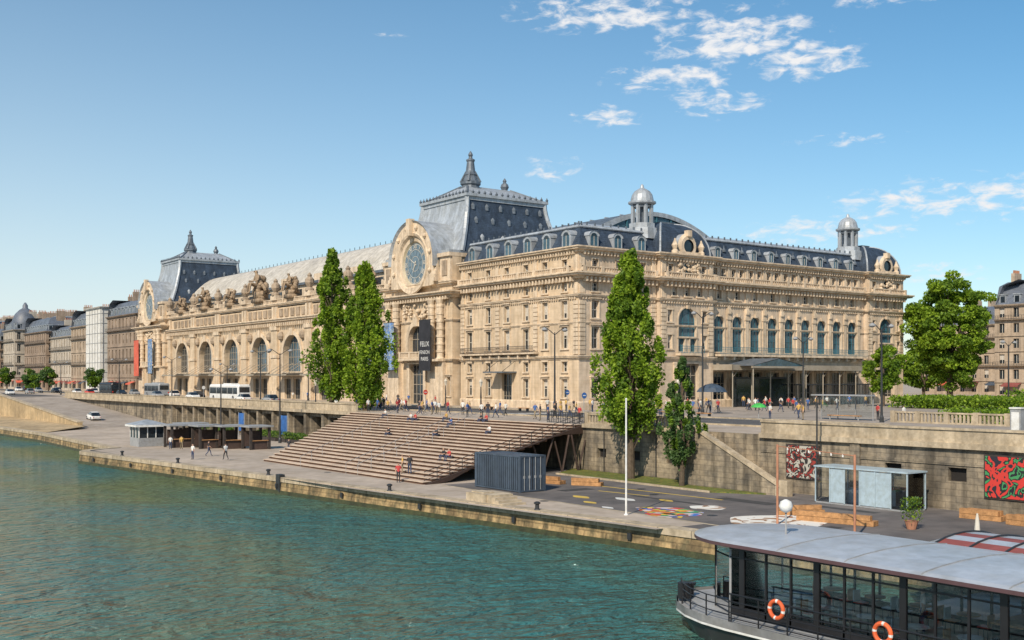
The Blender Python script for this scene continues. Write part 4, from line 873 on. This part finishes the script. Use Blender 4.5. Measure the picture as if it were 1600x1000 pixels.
g.box(x0+.06,x1-.06,y0+.06,y1-.06,z0,z1-.05,'container')
for x in(x0,x1-.16):
    for y in(y0,y1-.16): g.box(x,x+.16,y,y+.16,z0-.15,z1+.02,'container')
for y in(y0,y1-.12):
    for z in(z0-.1,z1-.1): g.box(x0+.16,x1-.16,y,y+.12,z,z+.12,'container')
for x in(x0,x1-.12):
    for z in(z0-.1,z1-.1): g.box(x,x+.12,y0+.16,y1-.16,z,z+.12,'container')
for i in range(22):
    y=y0+.3+i*.255; g.box(x0-.03,x0+.07,y,y+.13,z0+.05,z1-.12,'container'); g.box(x1-.07,x1-.012,y,y+.13,z0+.05,z1-.12,'container')
for x in(x0+.45,x0+.95,x0+1.5,x0+2.0): g.tube((x,y0+.0,z0),(x,y0+.0,z1-.1),.025,.025,6,'grey'); g.box(x-.06,x+.06,y0-.02,y0+.06,z0+.9,z0+1.1,'grey')
g.box(x0+1.22,x0+1.26,y0+.03,y0+.07,z0,z1-.1,'black'); g.obj('shipping_container')
def timber(name,x,y,L_,rot,n=3):
    g=G()
    for i in range(n):
        for j in range(2 if i<n-1 else 1): g.box(i*.42-.17,i*.42+.17,-L_/2+.2*j,L_/2-.3*i,j*.31,j*.31+.29,'wood')
    o=g.obj(name); o.location=(x,y,qz+.012); o.rotation_euler=(0,0,R(rot)); return o
timber('timber_beams',54.8,70,3.2,12,2); timber('timber_beams',56.2,66.5,2.5,30,2); timber('timber_beams',53.7,40.6,4.8,14,2); timber('timber_beams',62.2,36.3,2.6,5,3); timber('timber_beams',61.5,33,2.6,-5,3); timber('timber_beams',55.3,44.4,3,60,2)
g=G(); x0,x1,y0,y1=61.6,63.6,41.,48.2; z1=qz+2.5
g.box(x0,x1,y0,y1,qz+.01,qz+.12,'grey'); g.box(x0-.1,x1+.1,y0-.1,y1+.1,z1,z1+.1,'kioskblue')
for i in range(7):
    y=y0+i*(y1-y0)/6
    for x in(x0,x1): g.box(x-.04,x+.04,y-.04,y+.04,qz+.1,z1,'kioskblue')
for i in range(6):
    y=y0+i*(y1-y0)/6; g.box(x0-.01,x0+.01,y+.05,y+1.15,qz+.15,z1-.05,'kioskblue' if i in(1,2,4) else 'clear')
g.box(x1-.01,x1+.01,y0,y1,qz+.15,z1,'clear'); g.box(x0+.1,x1-.1,y0-.01,y0+.01,qz+.15,z1,'clear'); g.box(x0+.5,x1-.3,y0+2,y0+5,qz+.12,qz+1.2,'kioskblue'); g.obj('glass_kiosk')
g=G(); x0,x1,y0,y1=42.3,45.5,136.8,140.4; g.box(x0,x1,y0,y1,qz+.01,qz+1.1,'grey'); g.box(x0+.05,x1-.05,y0+.05,y1-.05,qz+1.1,qz+2.5,'glass'); g.box(x0-.5,x1+.5,y0-.5,y1+.5,qz+2.5,qz+2.75,'white')
for x in(x0,x0+1.05,x0+2.1,x1-.08):
    g.box(x,x+.1,y0-.02,y0+.05,qz+1.1,qz+2.5,'white')
for y in(y0,y0+1.2,y0+2.4,y1-.1): g.box(x0-.02,x0+.06,y,y+.1,qz+1.1,qz+2.5,'white')
g.add([(x0-.5,y0-.5,qz+2.76),(x1+.5,y0-.5,qz+2.76),(x1+.5,y1+.5,qz+2.76),(x0-.5,y1+.5,qz+2.76),((x0+x1)/2,(y0+y1)/2,qz+3.4)],[(0,1,4),(1,2,4),(2,3,4),(3,0,4)],'zinc'); g.obj('ticket_kiosk')
for x,y,w in((46.5,133.5,3.4),(48.5,129.8,3.0),(50.5,127.4,2.8),(52.6,124.5,2.6),(49,137,3)):
    g=G(); h=2.7
    for a in(-w/2,w/2-.25):
        for b in(-1.4,1.15): g.box(x+a,x+a+.28,y+b,y+b+.28,qz+.01,qz+h,'woodd')
    g.box(x-w/2-.3,x+w/2+.3,y-1.7,y+1.7,qz+h,qz+h+.2,'grey'); g.box(x-w/2+.3,x+w/2-.3,y-1.2,y-1.05,qz+.01,qz+1.05,'corten'); g.box(x-w/2+.2,x+w/2-.2,y-1.4,y-.9,qz+1.05,qz+1.12,'wood'); g.box(x-w/2+.3,x+w/2-.3,y+1.,y+1.1,qz+.3,qz+2.2,'corten'); g.obj('market_stall')
for x,y in((61.6,150),(62.2,136.5)):
    g=G(); g.tube((x,y,qz),(x,y,qz+3.6),.06,.06,6,'grey'); g.box(x-.05,x+.05,y+.1,y+2.0,qz+.9,qz+3.5,'blue'); g.tube((x,y+2.1,qz),(x,y+2.1,qz+3.6),.06,.06,6,'grey'); g.obj('banner_sign')
g=G(); x,y=93.8,70
g.box(x-.8,x+.8,y-3.4,y+3.4,2.5,2.65,'grey')
for b in(-3.2,-1.1,1.1,3.2): g.box(x+.65,x+.73,y+b-.04,y+b+.04,0,2.5,'grey')
g.box(x+.68,x+.7,y-3.1,y+3.1,.3,2.4,'clear'); g.box(x+.1,x+.5,y-2,y+2,.42,.5,'wood'); g.box(x+.2,x+.3,y-1.8,y-1.7,0,.42,'grey'); g.box(x+.2,x+.3,y+1.7,y+1.8,0,.42,'grey'); g.obj('bus_shelter')
for i,(x,y) in enumerate([(88,90),(88,84),(96,97),(102,99),(84,112),(84,120)]):
    g=G(); g.box(x-.25,x+.25,y-1,y+1,.42,.5,'wood'); g.box(x-.2,x+.2,y-.85,y-.75,0,.42,'iron'); g.box(x-.2,x+.2,y+.75,y+.85,0,.42,'iron'); g.obj('park_bench')
def parasol(x,y,z,h,r,k,name='parasol'):
    g=G(); g.tube((x,y,z),(x,y,z+h),.04,.03,6,'grey'); g.lathe(x,y,[(r,z+h-.55*r),(r*.8,z+h-.3*r),(r*.4,z+h-.08*r),(.03,z+h)],12,k)
    for j in range(12):
        a=2*math.pi*j/12; g.tube((x+r*math.cos(a),y+r*math.sin(a),z+h-.55*r),(x,y,z+h-.3*r),.015,.015,4,'grey')
    g.lathe(x,y,[(.3,z),(.3,z+.08)],10,'grey'); return g.obj(name)
parasol(97.2,91.5,0,3.7,1.9,'container'); parasol(89.3,77.3,0,1.7,.85,'green')
g=G(); g.lathe(48.5,28.5,[(.25,qz),(.25,qz+.08),(.03,qz+.1),(.03,qz+.9),(.12,qz+.95),(.15,qz+1.2),(.09,qz+1.9),(.04,qz+2.2)],10,'frame_w'); g.obj('closed_parasol')
g=G(); g.box(66.6,67.2,36.2,36.9,0,2.4,'grey'); g.box(66.55,67.25,36.15,36.95,2.4,2.5,'white'); g.box(66.57,66.6,36.3,36.8,.8,2.2,'white'); g.obj('info_column')
for x,y,k in((74,120,'red'),(88,108,'blue'),(74,200,'white'),(74,88,'blue')):
    g=G(); g.tube((x,y,0),(x,y,2.8),.04,.04,6,'grey')
    g.add([(x+.33*math.cos(t),y-.05,2.5+.33*math.sin(t)) for t in np.linspace(0,2*math.pi,17)[:-1]]+[(x+.33*math.cos(t),y-.08,2.5+.33*math.sin(t)) for t in np.linspace(0,2*math.pi,17)[:-1]],[tuple(range(16)),tuple(range(16,32))]+[(i,(i+1)%16,16+(i+1)%16,16+i) for i in range(16)],k); g.box(x-.2,x+.2,y-.09,y-.085,2.46,2.54,'white'); g.obj('traffic_sign')
# ------------------------------------------------------------------ vehicles
def car_mesh(k):
    g=G()
    def ring(y,w,zb,zt,sh=.93): return [(-w,y,zb),(-w*1.02,y,(zb+zt)/2),(-w*sh,y,zt),(w*sh,y,zt),(w*1.02,y,(zb+zt)/2),(w,y,zb)]
    g.loft([ring(-2.1,.7,.4,.7),ring(-2.0,.82,.25,.8),ring(-1.2,.87,.2,.92),ring(.9,.87,.2,.92),ring(1.6,.85,.22,.82),ring(2.05,.75,.3,.68),ring(2.12,.6,.38,.6)],k)
    g.loft([[(-.78,-1.95,.88),(-.7,-1.7,.95),(.7,-1.7,.95),(.78,-1.95,.88)],[(-.8,-1.5,.9),(-.62,-1.3,1.4),(.62,-1.3,1.4),(.8,-1.5,.9)],[(-.8,.2,.9),(-.62,.1,1.45),(.62,.1,1.45),(.8,.2,.9)],[(-.78,1.2,.88),(-.7,1.1,.93),(.7,1.1,.93),(.78,1.2,.88)]],'glass')
    g.box(-.6,.6,-1.25,.08,1.42,1.48,k)
    for y in(-1.3,1.3):
        for s in(-1,1): g.tube((s*.7,y,.32),(s*.9,y,.32),.32,.32,14,'tyre'); g.tube((s*.88,y,.32),(s*.91,y,.32),.18,.18,10,'grey')
    for s in(-1,1): g.box(s*.6-.12,s*.6+.12,2.05,2.09,.55,.66,'white'); g.box(s*.62-.1,s*.62+.1,-2.12,-2.06,.6,.72,'red'); g.box(s*.9-.05,s*.9+.05,.75,.9,.9,1.02,k); g.box(s*.79-.03,s*.79+.03,-.6,-.52,.9,1.38,k)
    return g
def car(x,y,rot,k,name='parked_car',z=0.01):
    o=car_mesh(k).obj(name); o.location=(x,y,z); o.rotation_euler=(0,0,R(rot)); return o
for i,(x,y,k) in enumerate([(77,188,'white'),(77,176,'grey'),(77,214,'white'),(84,230,'black'),(77,236,'grey'),(84,246,'white'),(77,262,'black'),(84,275,'grey'),(77,290,'red'),(77,302,'white'),(84,312,'white'),(77,325,'black'),(77,345,'grey'),(84,352,'white'),(77,372,'white'),(84,395,'black'),(77,410,'grey'),(77,440,'white'),(70,470,'black'),(66,400,'white'),(62,380,'grey'),(77,140,'black'),(56,208,'white'),(60,300,'white'),(58,320,'red'),(60,335,'black'),(56,350,'white'),(68,315,'grey'),(64,360,'white')]):
    c=car(x,y,random.choice([0,180]),k,z=.01 if x!=56 or y>300 else rz(208)+.05)
    if y==208: c.rotation_euler=(math.atan(4.3/72),0,0)
def bus(x,y,k,L_=12.5):
    g=G()
    def ring(y,w,zb,zt): return [(-w,y,zb),(-w,y,zt-.3),(-w+.25,y,zt),(w-.25,y,zt),(w,y,zt-.3),(w,y,zb)]
    g.loft([ring(-L_/2,1.15,.5,2.9),ring(-L_/2+.2,1.25,.35,3.1),ring(L_/2-.4,1.25,.35,3.1),ring(L_/2,1.1,.5,2.8)],k)
    for s in(-1,1):
        g.box(s*1.26-.012,s*1.26+.012,-L_/2+.5,L_/2-.6,1.3,2.5,'glass')
        for yy in(-L_/2+2.6,L_/2-2.4): g.tube((s*1.05,yy,.48),(s*1.28,yy,.48),.48,.48,16,'tyre'); g.tube((s*1.27,yy,.48),(s*1.3,yy,.48),.25,.25,10,'grey')
        for i in range(4): yy=-L_/2+2.5+i*2.8; g.box(s*1.275-.01,s*1.275+.01,yy,yy+.08,1.27,2.53,k)
        g.box(s*1.4-.08,s*1.4+.08,L_/2-.1,L_/2+.05,1.8,2.3,'black')
    g.box(-1.0,1.0,-L_/2-.02,-L_/2+.01,1.6,2.6,'glass'); g.box(-1.05,1.05,L_/2-.03,L_/2+.02,1.2,2.5,'glass'); g.box(-.8,.8,-3,1,3.1,3.3,k)
    for s in(-1,1): g.box(s*.95-.15,s*.95+.15,-L_/2-.03,-L_/2,.8,1.1,'red')
    o=g.obj('coach_bus'); o.location=(x,y,.01); return o
bus(79.5,201,'white',15); bus(82,252,'grey',11); bus(78,275,'black',11)
# ------------------------------------------------------------------ people
tops=['shirt_w','shirt_b','shirt_r','shirt_k','shirt_y','shirt_w']; bots=['jean','khaki','shirt_k','jean']
def stepz(x): return qz+min(NS,max(0,math.floor((x-46)/19.3*NS)+1))*4.3/NS
PL=[(73.5,130,0),(74.2,127,1),(72.0,124,1),(71.5,121,0),(70.5,119,1),(73,118,1),(86,108,0),(87,107,0),(84.5,105,1),(85.8,104,1),(88,103,0),(89.5,101,1),(90.5,100.5,1),(91.5,98.5,0),(93,98,0),(92.2,96.5,1),(94.6,96.5,1),(79,99,1),(80,96.5,1),(82,94,0),(96,93.5,0),(98,92.5,0),(99,93.7,1),(101,94,0),(103,96,1),(113,98,1),(115,97.6,1),(119,99,0),(123,101,1),(124.5,101.2,0),(128,100,1),(133,102,1),(137,101,0),(141,101,1),(67.5,116,0),(68.5,108,1),(67.7,98,0),(68.2,97.5,0),(69,90,1),(68.4,82,0),(105,85,1),(90,72,0),(89.0,75.5,0),(93,75,1),(97,68,0),(52.6,115,1),(44,130,0),(45,129,1),(95.6,64,0),(90.4,230,1),(90.2,226,0),(90.5,196,1),(90.8,190,0)]
rr=random.Random(11)
for i in range(26): PL.append((rr.uniform(66.5,74),rr.uniform(84,132),rr.random()<.6))
for i in range(30): PL.append((rr.uniform(84,128),rr.uniform(88,110),rr.random()<.6))
for i in range(8): PL.append((rr.uniform(88.5,92),rr.uniform(125,175),1))
for i in range(3): PL.append((rr.uniform(40,44),rr.uniform(84,128),rr.random()<.6))
for x,y,w in PL:
    z=0 if x>65.3 else qz+.01
    person(x,y,z+.012,random.uniform(0,360),'walk' if w else 'stand',random.choice(tops),random.choice(bots),random.uniform(.95,1.04))
person(47.4,79.4,stepz(47.4),-30,'walk','shirt_k','jean'); person(45.3,77.7,qz+.01,150,'stand','shirt_r','shirt_k',.97); person(47.4,80.6,stepz(47.4),60,'stand','shirt_y','khaki',.95)
for x,y,k in((52.2,80.5,'shirt_r'),(52.2,81.4,'shirt_k'),(61.8,95,'shirt_b'),(64.3,93.0,'shirt_k'),(64.3,92.1,'shirt_r'),(63.6,112,'shirt_w'),(57.2,100,'shirt_k'),(60.4,86,'shirt_w'),(62.9,104,'shirt_r'),(62.9,105,'shirt_w'),(63.8,99,'shirt_y'),(58.1,92,'shirt_k')): person(x,y,stepz(x)+.02,90,'sit',k,'jean',1.,'seated_person')
# ------------------------------------------------------------------ restaurant boat
boat=empty('restaurant_boat'); dk=-4.65
def outline(off,bow):
    xl,xr=29.9+off,37.2-off; P=[(xl,-14)]
    P.append((xl,27.4))
    for i in range(1,12):
        t=math.pi*i/12; P.append(((xl+xr)/2-(xr-xl)/2*math.cos(t), 27.4+(bow)*math.sin(t)))
    P+=[(xr,27.4),(xr,-14)]; return P
g=G(); o0,o1,o2=outline(.0,5.0),outline(.35,4.4),outline(.9,3.8)
g.loft([[(p[0],p[1],-6.6) for p in o2],[(p[0],p[1],-5.6) for p in o1],[(p[0],p[1],dk-.25) for p in o0]],'hull',False)
g.loft([[(p[0],p[1],dk-.25) for p in outline(-.06,5.08)],[(p[0],p[1],dk+.1) for p in outline(-.06,5.08)]],'hullb',False)
g.loft([[(p[0],p[1],dk-.26) for p in outline(-.09,5.1)],[(p[0],p[1],dk-.18) for p in outline(-.09,5.1)]],'white',False)
g.add([(p[0],p[1],dk) for p in o0],[tuple(range(len(o0)))],'grey')
for a in(70,110):
    t=R(a); g.lathe(33.5-3.3*math.cos(t),27.4+4.5*math.sin(t),[(.12,dk),(.12,dk+.45),(.2,dk+.5),(.2,dk+.58)],8,'black')
g.tube((31.5,31.2,dk+.1),(31.5,31.2,dk+.75),.24,.24,12,'black'); g.tube((32.1,31.6,dk+.0),(32.1,31.6,dk+.6),.2,.2,12,'black')
g.obj('hull',boat)
g=G(); r0=outline(.12,4.85)[:9]
def rail(P,zs,k='black'):
    for h in zs: g.path([(p[0],p[1],dk+h) for p in P],.022 if h<1.05 else .035,6,k)
rp=[(30.02,-14),(30.02,27.4)]; rail(rp,(.2,.4,.6,.8,1.08))
for y in np.arange(-13,27.5,1.3): g.tube((30.02,y,dk),(30.02,y,dk+1.08),.03,.03,6,'black')
rail(r0[1:6],(.3,.6,.85))
for p in r0[1:6]: g.tube((p[0],p[1],dk),(p[0],p[1],dk+.85),.03,.03,6,'black')
g.obj('railing',boat)
g=G(); cx0,cx1,cy1=31.2,36.5,28.4; zt=-2.05
ys=list(np.arange(-13.6,cy1,1.15))
for i,y in enumerate(ys):
    for x in(cx0,cx1): g.box(x-.04,x+.04,y-.04,y+.04,dk,zt,'black')
    if i%3==0: g.box(cx0-.06,cx0+.06,y-.12,y+.12,dk,zt,'black')
g.box(cx0-.04,cx0+.04,-14,cy1,dk,dk+.35,'black'); g.box(cx1-.04,cx1+.04,-14,cy1,dk,dk+.35,'black')
g.box(cx0-.045,cx0+.045,-14,cy1,zt-.42,zt-.37,'black'); g.box(cx0-.055,cx0+.055,-14,cy1,zt-.1,zt,'black'); g.box(cx1-.06,cx1+.06,-14,cy1,zt-.1,zt,'black')
g.box(cx0-.005,cx0+.005,-14,cy1,dk+.35,zt-.1,'clear'); g.box(cx1-.005,cx1+.005,-14,cy1,dk+.35,zt-.1,'clear')
bow=[(cx0,cy1),(31.9,29.8),(33,30.6),(34.6,30.6),(35.9,29.8),(cx1,cy1)]
for a,b in zip(bow[:-1],bow[1:]):
    g.quad((*a,dk+.05),(*b,dk+.05),(*b,zt),(*a,zt),'clear')
    for h in(dk+.05,dk+.4,zt-.42,zt-.05): g.tube((*a,h),(*b,h),.035,.035,4,'black')
    g.tube((*a,dk),(*a,zt),.05,.05,6,'grey'); g.tube((*b,dk),(*b,zt),.05,.05,6,'grey')
g.box(cx0+.1,cx1-.1,-14,28.2,dk+.004,dk+.03,'tread'); g.box(cx0+.1,cx1-.1,-14,28.2,zt-.02,zt+.02,'white')
g.box(33.2,35.4,15,19,dk+.03,dk+1.1,'woodd'); g.box(33.1,35.5,15,19,dk+1.1,dk+1.16,'wood'); g.box(35.2,36.3,8,12,dk,zt-.2,'woodd')
g.obj('cabin',boat)
g=G()
for y in np.arange(2,28.0,1.9):
    for x in(32.1,35.2):
        if x>34 and 14<y<20: continue
        g.tube((x,y,dk+.03),(x,y,dk+.75),.04,.04,6,'iron'); g.lathe(x,y,[(.4,dk+.75),(.4,dk+.79)],12,'white' if x<33 else 'wood')
        for s in(-.62,.62):
            g.box(x-.2,x+.2,y+s-.2,y+s+.2,dk+.43,dk+.47,random.choice(['wood','red','kioskblue'])); q=y+s+(.2 if s>0 else -.2); g.box(x-.2,x+.2,q-.02,q+.02,dk+.47,dk+.9,random.choice(['wood','kioskblue']))
            for a in(-.17,.17):
                for b in(-.17,.17): g.tube((x+a,y+s+b,dk+.03),(x+a,y+s+b,dk+.43),.015,.015,4,'iron')
g.obj('tables_and_chairs',boat)
def rsec(off,bowl,z):
    xl,xr=30.6+off,37.0-off; P=[(xl,-14,z),(xl,28.3,z)]
    for i in range(1,16):
        t=math.pi*i/16; P.append(((xl+xr)/2-(xr-xl)/2*math.cos(t),28.3+bowl*math.sin(t),z))
    P+=[(xr,28.3,z),(xr,-14,z)]; return P
g=G(); g.loft([rsec(.15,3.1,zt+.03),rsec(0,3.3,zt+.07),rsec(0,3.3,zt+.2)],'fascia'); g.loft([rsec(0.,3.3,zt+.2),rsec(.25,3.0,zt+.27),rsec(1.2,2.2,zt+.36),rsec(2.3,1.2,zt+.42)],'roofgrey')
for y in np.arange(-12,28,2.9):
    g.loft([[(x,y-.02,z),(x,y+.02,z),(x,y+.02,z+.03),(x,y-.02,z+.03)] for x,z in((30.65,zt+.2),(30.85,zt+.27),(31.8,zt+.36),(32.9,zt+.42),(34.7,zt+.42),(35.8,zt+.36),(36.75,zt+.27))],'grey')
g.obj('roof',boat)
g=G(); g.tube((33.1,27.3,zt+.3),(33.1,27.3,zt+1.3),.035,.035,6,'grey'); g.lathe(33.1,27.3,[(.05,zt+1.25),(.2,zt+1.33),(.27,zt+1.5),(.2,zt+1.68),(.05,zt+1.76)],14,'white'); g.obj('globe_light',boat,True)
def buoy(y,z):
    g=G(); nn=24; mm=8; Rr,r=.30,.075
    for i in range(nn):
        for j in range(mm):
            q=[]
            for a,b in((i,j),(i+1,j),(i+1,j+1),(i,j+1)):
                t=2*math.pi*a/nn; p=2*math.pi*b/mm; q.append((29.92+r*math.sin(p),y+(Rr+r*math.cos(p))*math.cos(t),z+(Rr+r*math.cos(p))*math.sin(t)))
            g.quad(*q,'white' if i%6==0 else 'orange')
    g.obj('lifebuoy',boat)
buoy(25.1,-3.75); buoy(20.8,-3.75); buoy(14,-3.75)
person(34,22.,dk+.03,40,'stand','shirt_w','jean'); person(34,12.,dk+.03,200,'walk','shirt_b','jean')
tent=empty('terrace_tent'); g=G(); n=14
def arcp(i): t=math.pi*i/n; return (42.4-3.3*math.cos(t), -3.3+1.15*math.sin(t))
for i in range(n):
    (a0,b0),(a1,b1)=arcp(i),arcp(i+1)
    g.quad((a0,6,b0),(a1,6,b1),(a1,25.5,b1),(a0,25.5,b0),'tentred' if i in(2,3,4,6) else 'roofgrey'); g.quad((42.4,28.4,-3.2) ,(a0,25.5,b0),(a1,25.5,b1),(42.4,28.4,-3.2),'roofgrey')
for y in np.arange(6,26,1.5): g.path([(arcp(i)[0],y,arcp(i)[1]+.03) for i in range(n+1)],.05,5,'iron')
g.obj('roof',tent); g=G()
for y in np.arange(6,26,4):
    for x in(39.2,45.6): g.tube((x,y,-5.6),(x,y,-3.25),.06,.06,6,'iron')
g.box(39.1,45.6,6,26,-5.6,-5.0,'hull'); g.obj('deck',tent)
# ------------------------------------------------------------------ world
SX,SY=-.87,-.50; SE=R(39); l=math.hypot(SX,SY); SX/=l; SY/=l
w=bpy.data.worlds.new('World'); scene.world=w; w.use_nodes=True; nt=w.node_tree; N=nt.nodes; L=nt.links; bg=N['Background']
sky=N.new('ShaderNodeTexSky'); sky.sky_type='NISHITA'; sky.sun_disc=False; sky.sun_elevation=SE; sky.sun_rotation=math.atan2(SX,SY); sky.air_density=1.0; sky.dust_density=.5; sky.ozone_density=3.0; sky.altitude=50
hs=N.new('ShaderNodeHueSaturation'); hs.inputs['Saturation'].default_value=1.27; hs.inputs['Value'].default_value=1.27; hs.inputs['Hue'].default_value=.489; L.new(sky.outputs[0],hs.inputs['Color'])
tc=N.new('ShaderNodeTexCoord'); sp=N.new('ShaderNodeSeparateXYZ'); L.new(tc.outputs['Generated'],sp.inputs[0])
def mt(op,a,b=None,c=None,clamp=False):
    q=N.new('ShaderNodeMath'); q.operation=op; q.use_clamp=clamp
    for i,x in enumerate((a,b,c)):
        if x is None: continue
        if isinstance(x,(int,float)): q.inputs[i].default_value=x
        else: L.new(x,q.inputs[i])
    return q.outputs[0]
az=mt('MULTIPLY',mt('ARCTAN2',sp.outputs[0],sp.outputs[1]),180/math.pi); el=mt('MULTIPLY',mt('ARCSINE',sp.outputs[2]),180/math.pi)
hz_=mt('MULTIPLY',mt('EXPONENT',mt('DIVIDE',mt('MAXIMUM',el,0),-11.)),mt('MULTIPLY_ADD',mt('DIVIDE',mt('SUBTRACT',64,az),52.),.78,.22,True))
hm=N.new('ShaderNodeMix'); hm.data_type='RGBA'; hm.inputs[7].default_value=(7.8,8.7,8.9,1); L.new(mt('MULTIPLY',hz_,1,None,True),hm.inputs[0]); L.new(hs.outputs[0],hm.inputs[6])
cl=[(41.5,18.6,7.0,1.3,1),(48,17.1,5.6,2.0,1),(44.8,15.4,5.0,1.2,.9),(51.8,15.8,3.6,1.4,1),(47,14.0,3.4,1.1,.85),(41.2,13.5,2.8,.8,.85),(38.5,11.0,2.4,.9,.75),(58.7,8.7,8,1.5,.9),(52.2,7.5,6.5,1.1,.8),(53,11.9,4,.5,.65),(30,17.5,1.6,.2,.6),(58,5.2,4,.7,.75),(56,18.6,4.5,1.,.8),(80,16,9,2,1),(95,9,9,1.5,.9),(-40,15,14,2,.9),(-90,12,12,2,.9),(150,14,15,2,.9)]
mask=None
for a0,e0,ra,re,wt in cl:
    dx=mt('DIVIDE',mt('SUBTRACT',az,a0),ra); dy=mt('DIVIDE',mt('SUBTRACT',el,e0),re)
    m_=mt('MULTIPLY',mt('SUBTRACT',1,mt('ADD',mt('MULTIPLY',dx,dx),mt('MULTIPLY',dy,dy)),None,True),wt)
    mask=m_ if mask is None else mt('MAXIMUM',mask,m_)
mask=mt('POWER',mask,.5)
cv=N.new('ShaderNodeCombineXYZ'); L.new(mt('MULTIPLY',az,.46),cv.inputs[0]); L.new(mt('MULTIPLY',el,1.15),cv.inputs[1])
def nz(sc,det,rough,dist):
    n=N.new('ShaderNodeTexNoise'); n.inputs['Scale'].default_value=sc; n.inputs['Detail'].default_value=det; n.inputs['Roughness'].default_value=rough; n.inputs['Distortion'].default_value=dist; L.new(cv.outputs[0],n.inputs['Vector']); return n.outputs['Fac']
nn=nz(1.6,9,.6,.35)
den=N.new('ShaderNodeMapRange'); den.inputs[1].default_value=.80; den.inputs[2].default_value=1.07; den.interpolation_type='SMOOTHSTEP'
L.new(mt('ADD',nn,mt('MULTIPLY',mask,.45)),den.inputs[0]); d_=mt('MULTIPLY',den.outputs[0],mt('MULTIPLY',mask,1.2,None,True))
mx=N.new('ShaderNodeMix'); mx.data_type='RGBA'; mx.inputs[7].default_value=(8.9,8.9,9.0,1); L.new(d_,mx.inputs[0]); L.new(hm.outputs[2],mx.inputs[6])
L.new(mx.outputs[2],bg.inputs[0]); bg.inputs[1].default_value=.10
sun=bpy.data.lights.new('sun','SUN'); sun.energy=5.0; sun.angle=R(.5); sun.color=(1,.88,.72); so=bpy.data.objects.new('sun',sun); scene.collection.objects.link(so)
dv=Vector((SX*math.cos(SE),SY*math.cos(SE),math.sin(SE))); so.rotation_euler=dv.to_track_quat('Z','Y').to_euler()
cam=bpy.data.cameras.new('camera'); co=bpy.data.objects.new('camera',cam); scene.collection.objects.link(co); scene.camera=co
co.location=(0,0,4.4); co.rotation_euler=(R(90),0,R(-36.25)); cam.sensor_width=36; cam.lens=37.96; cam.shift_y=.05625; cam.clip_end=6000; cam.clip_start=.5
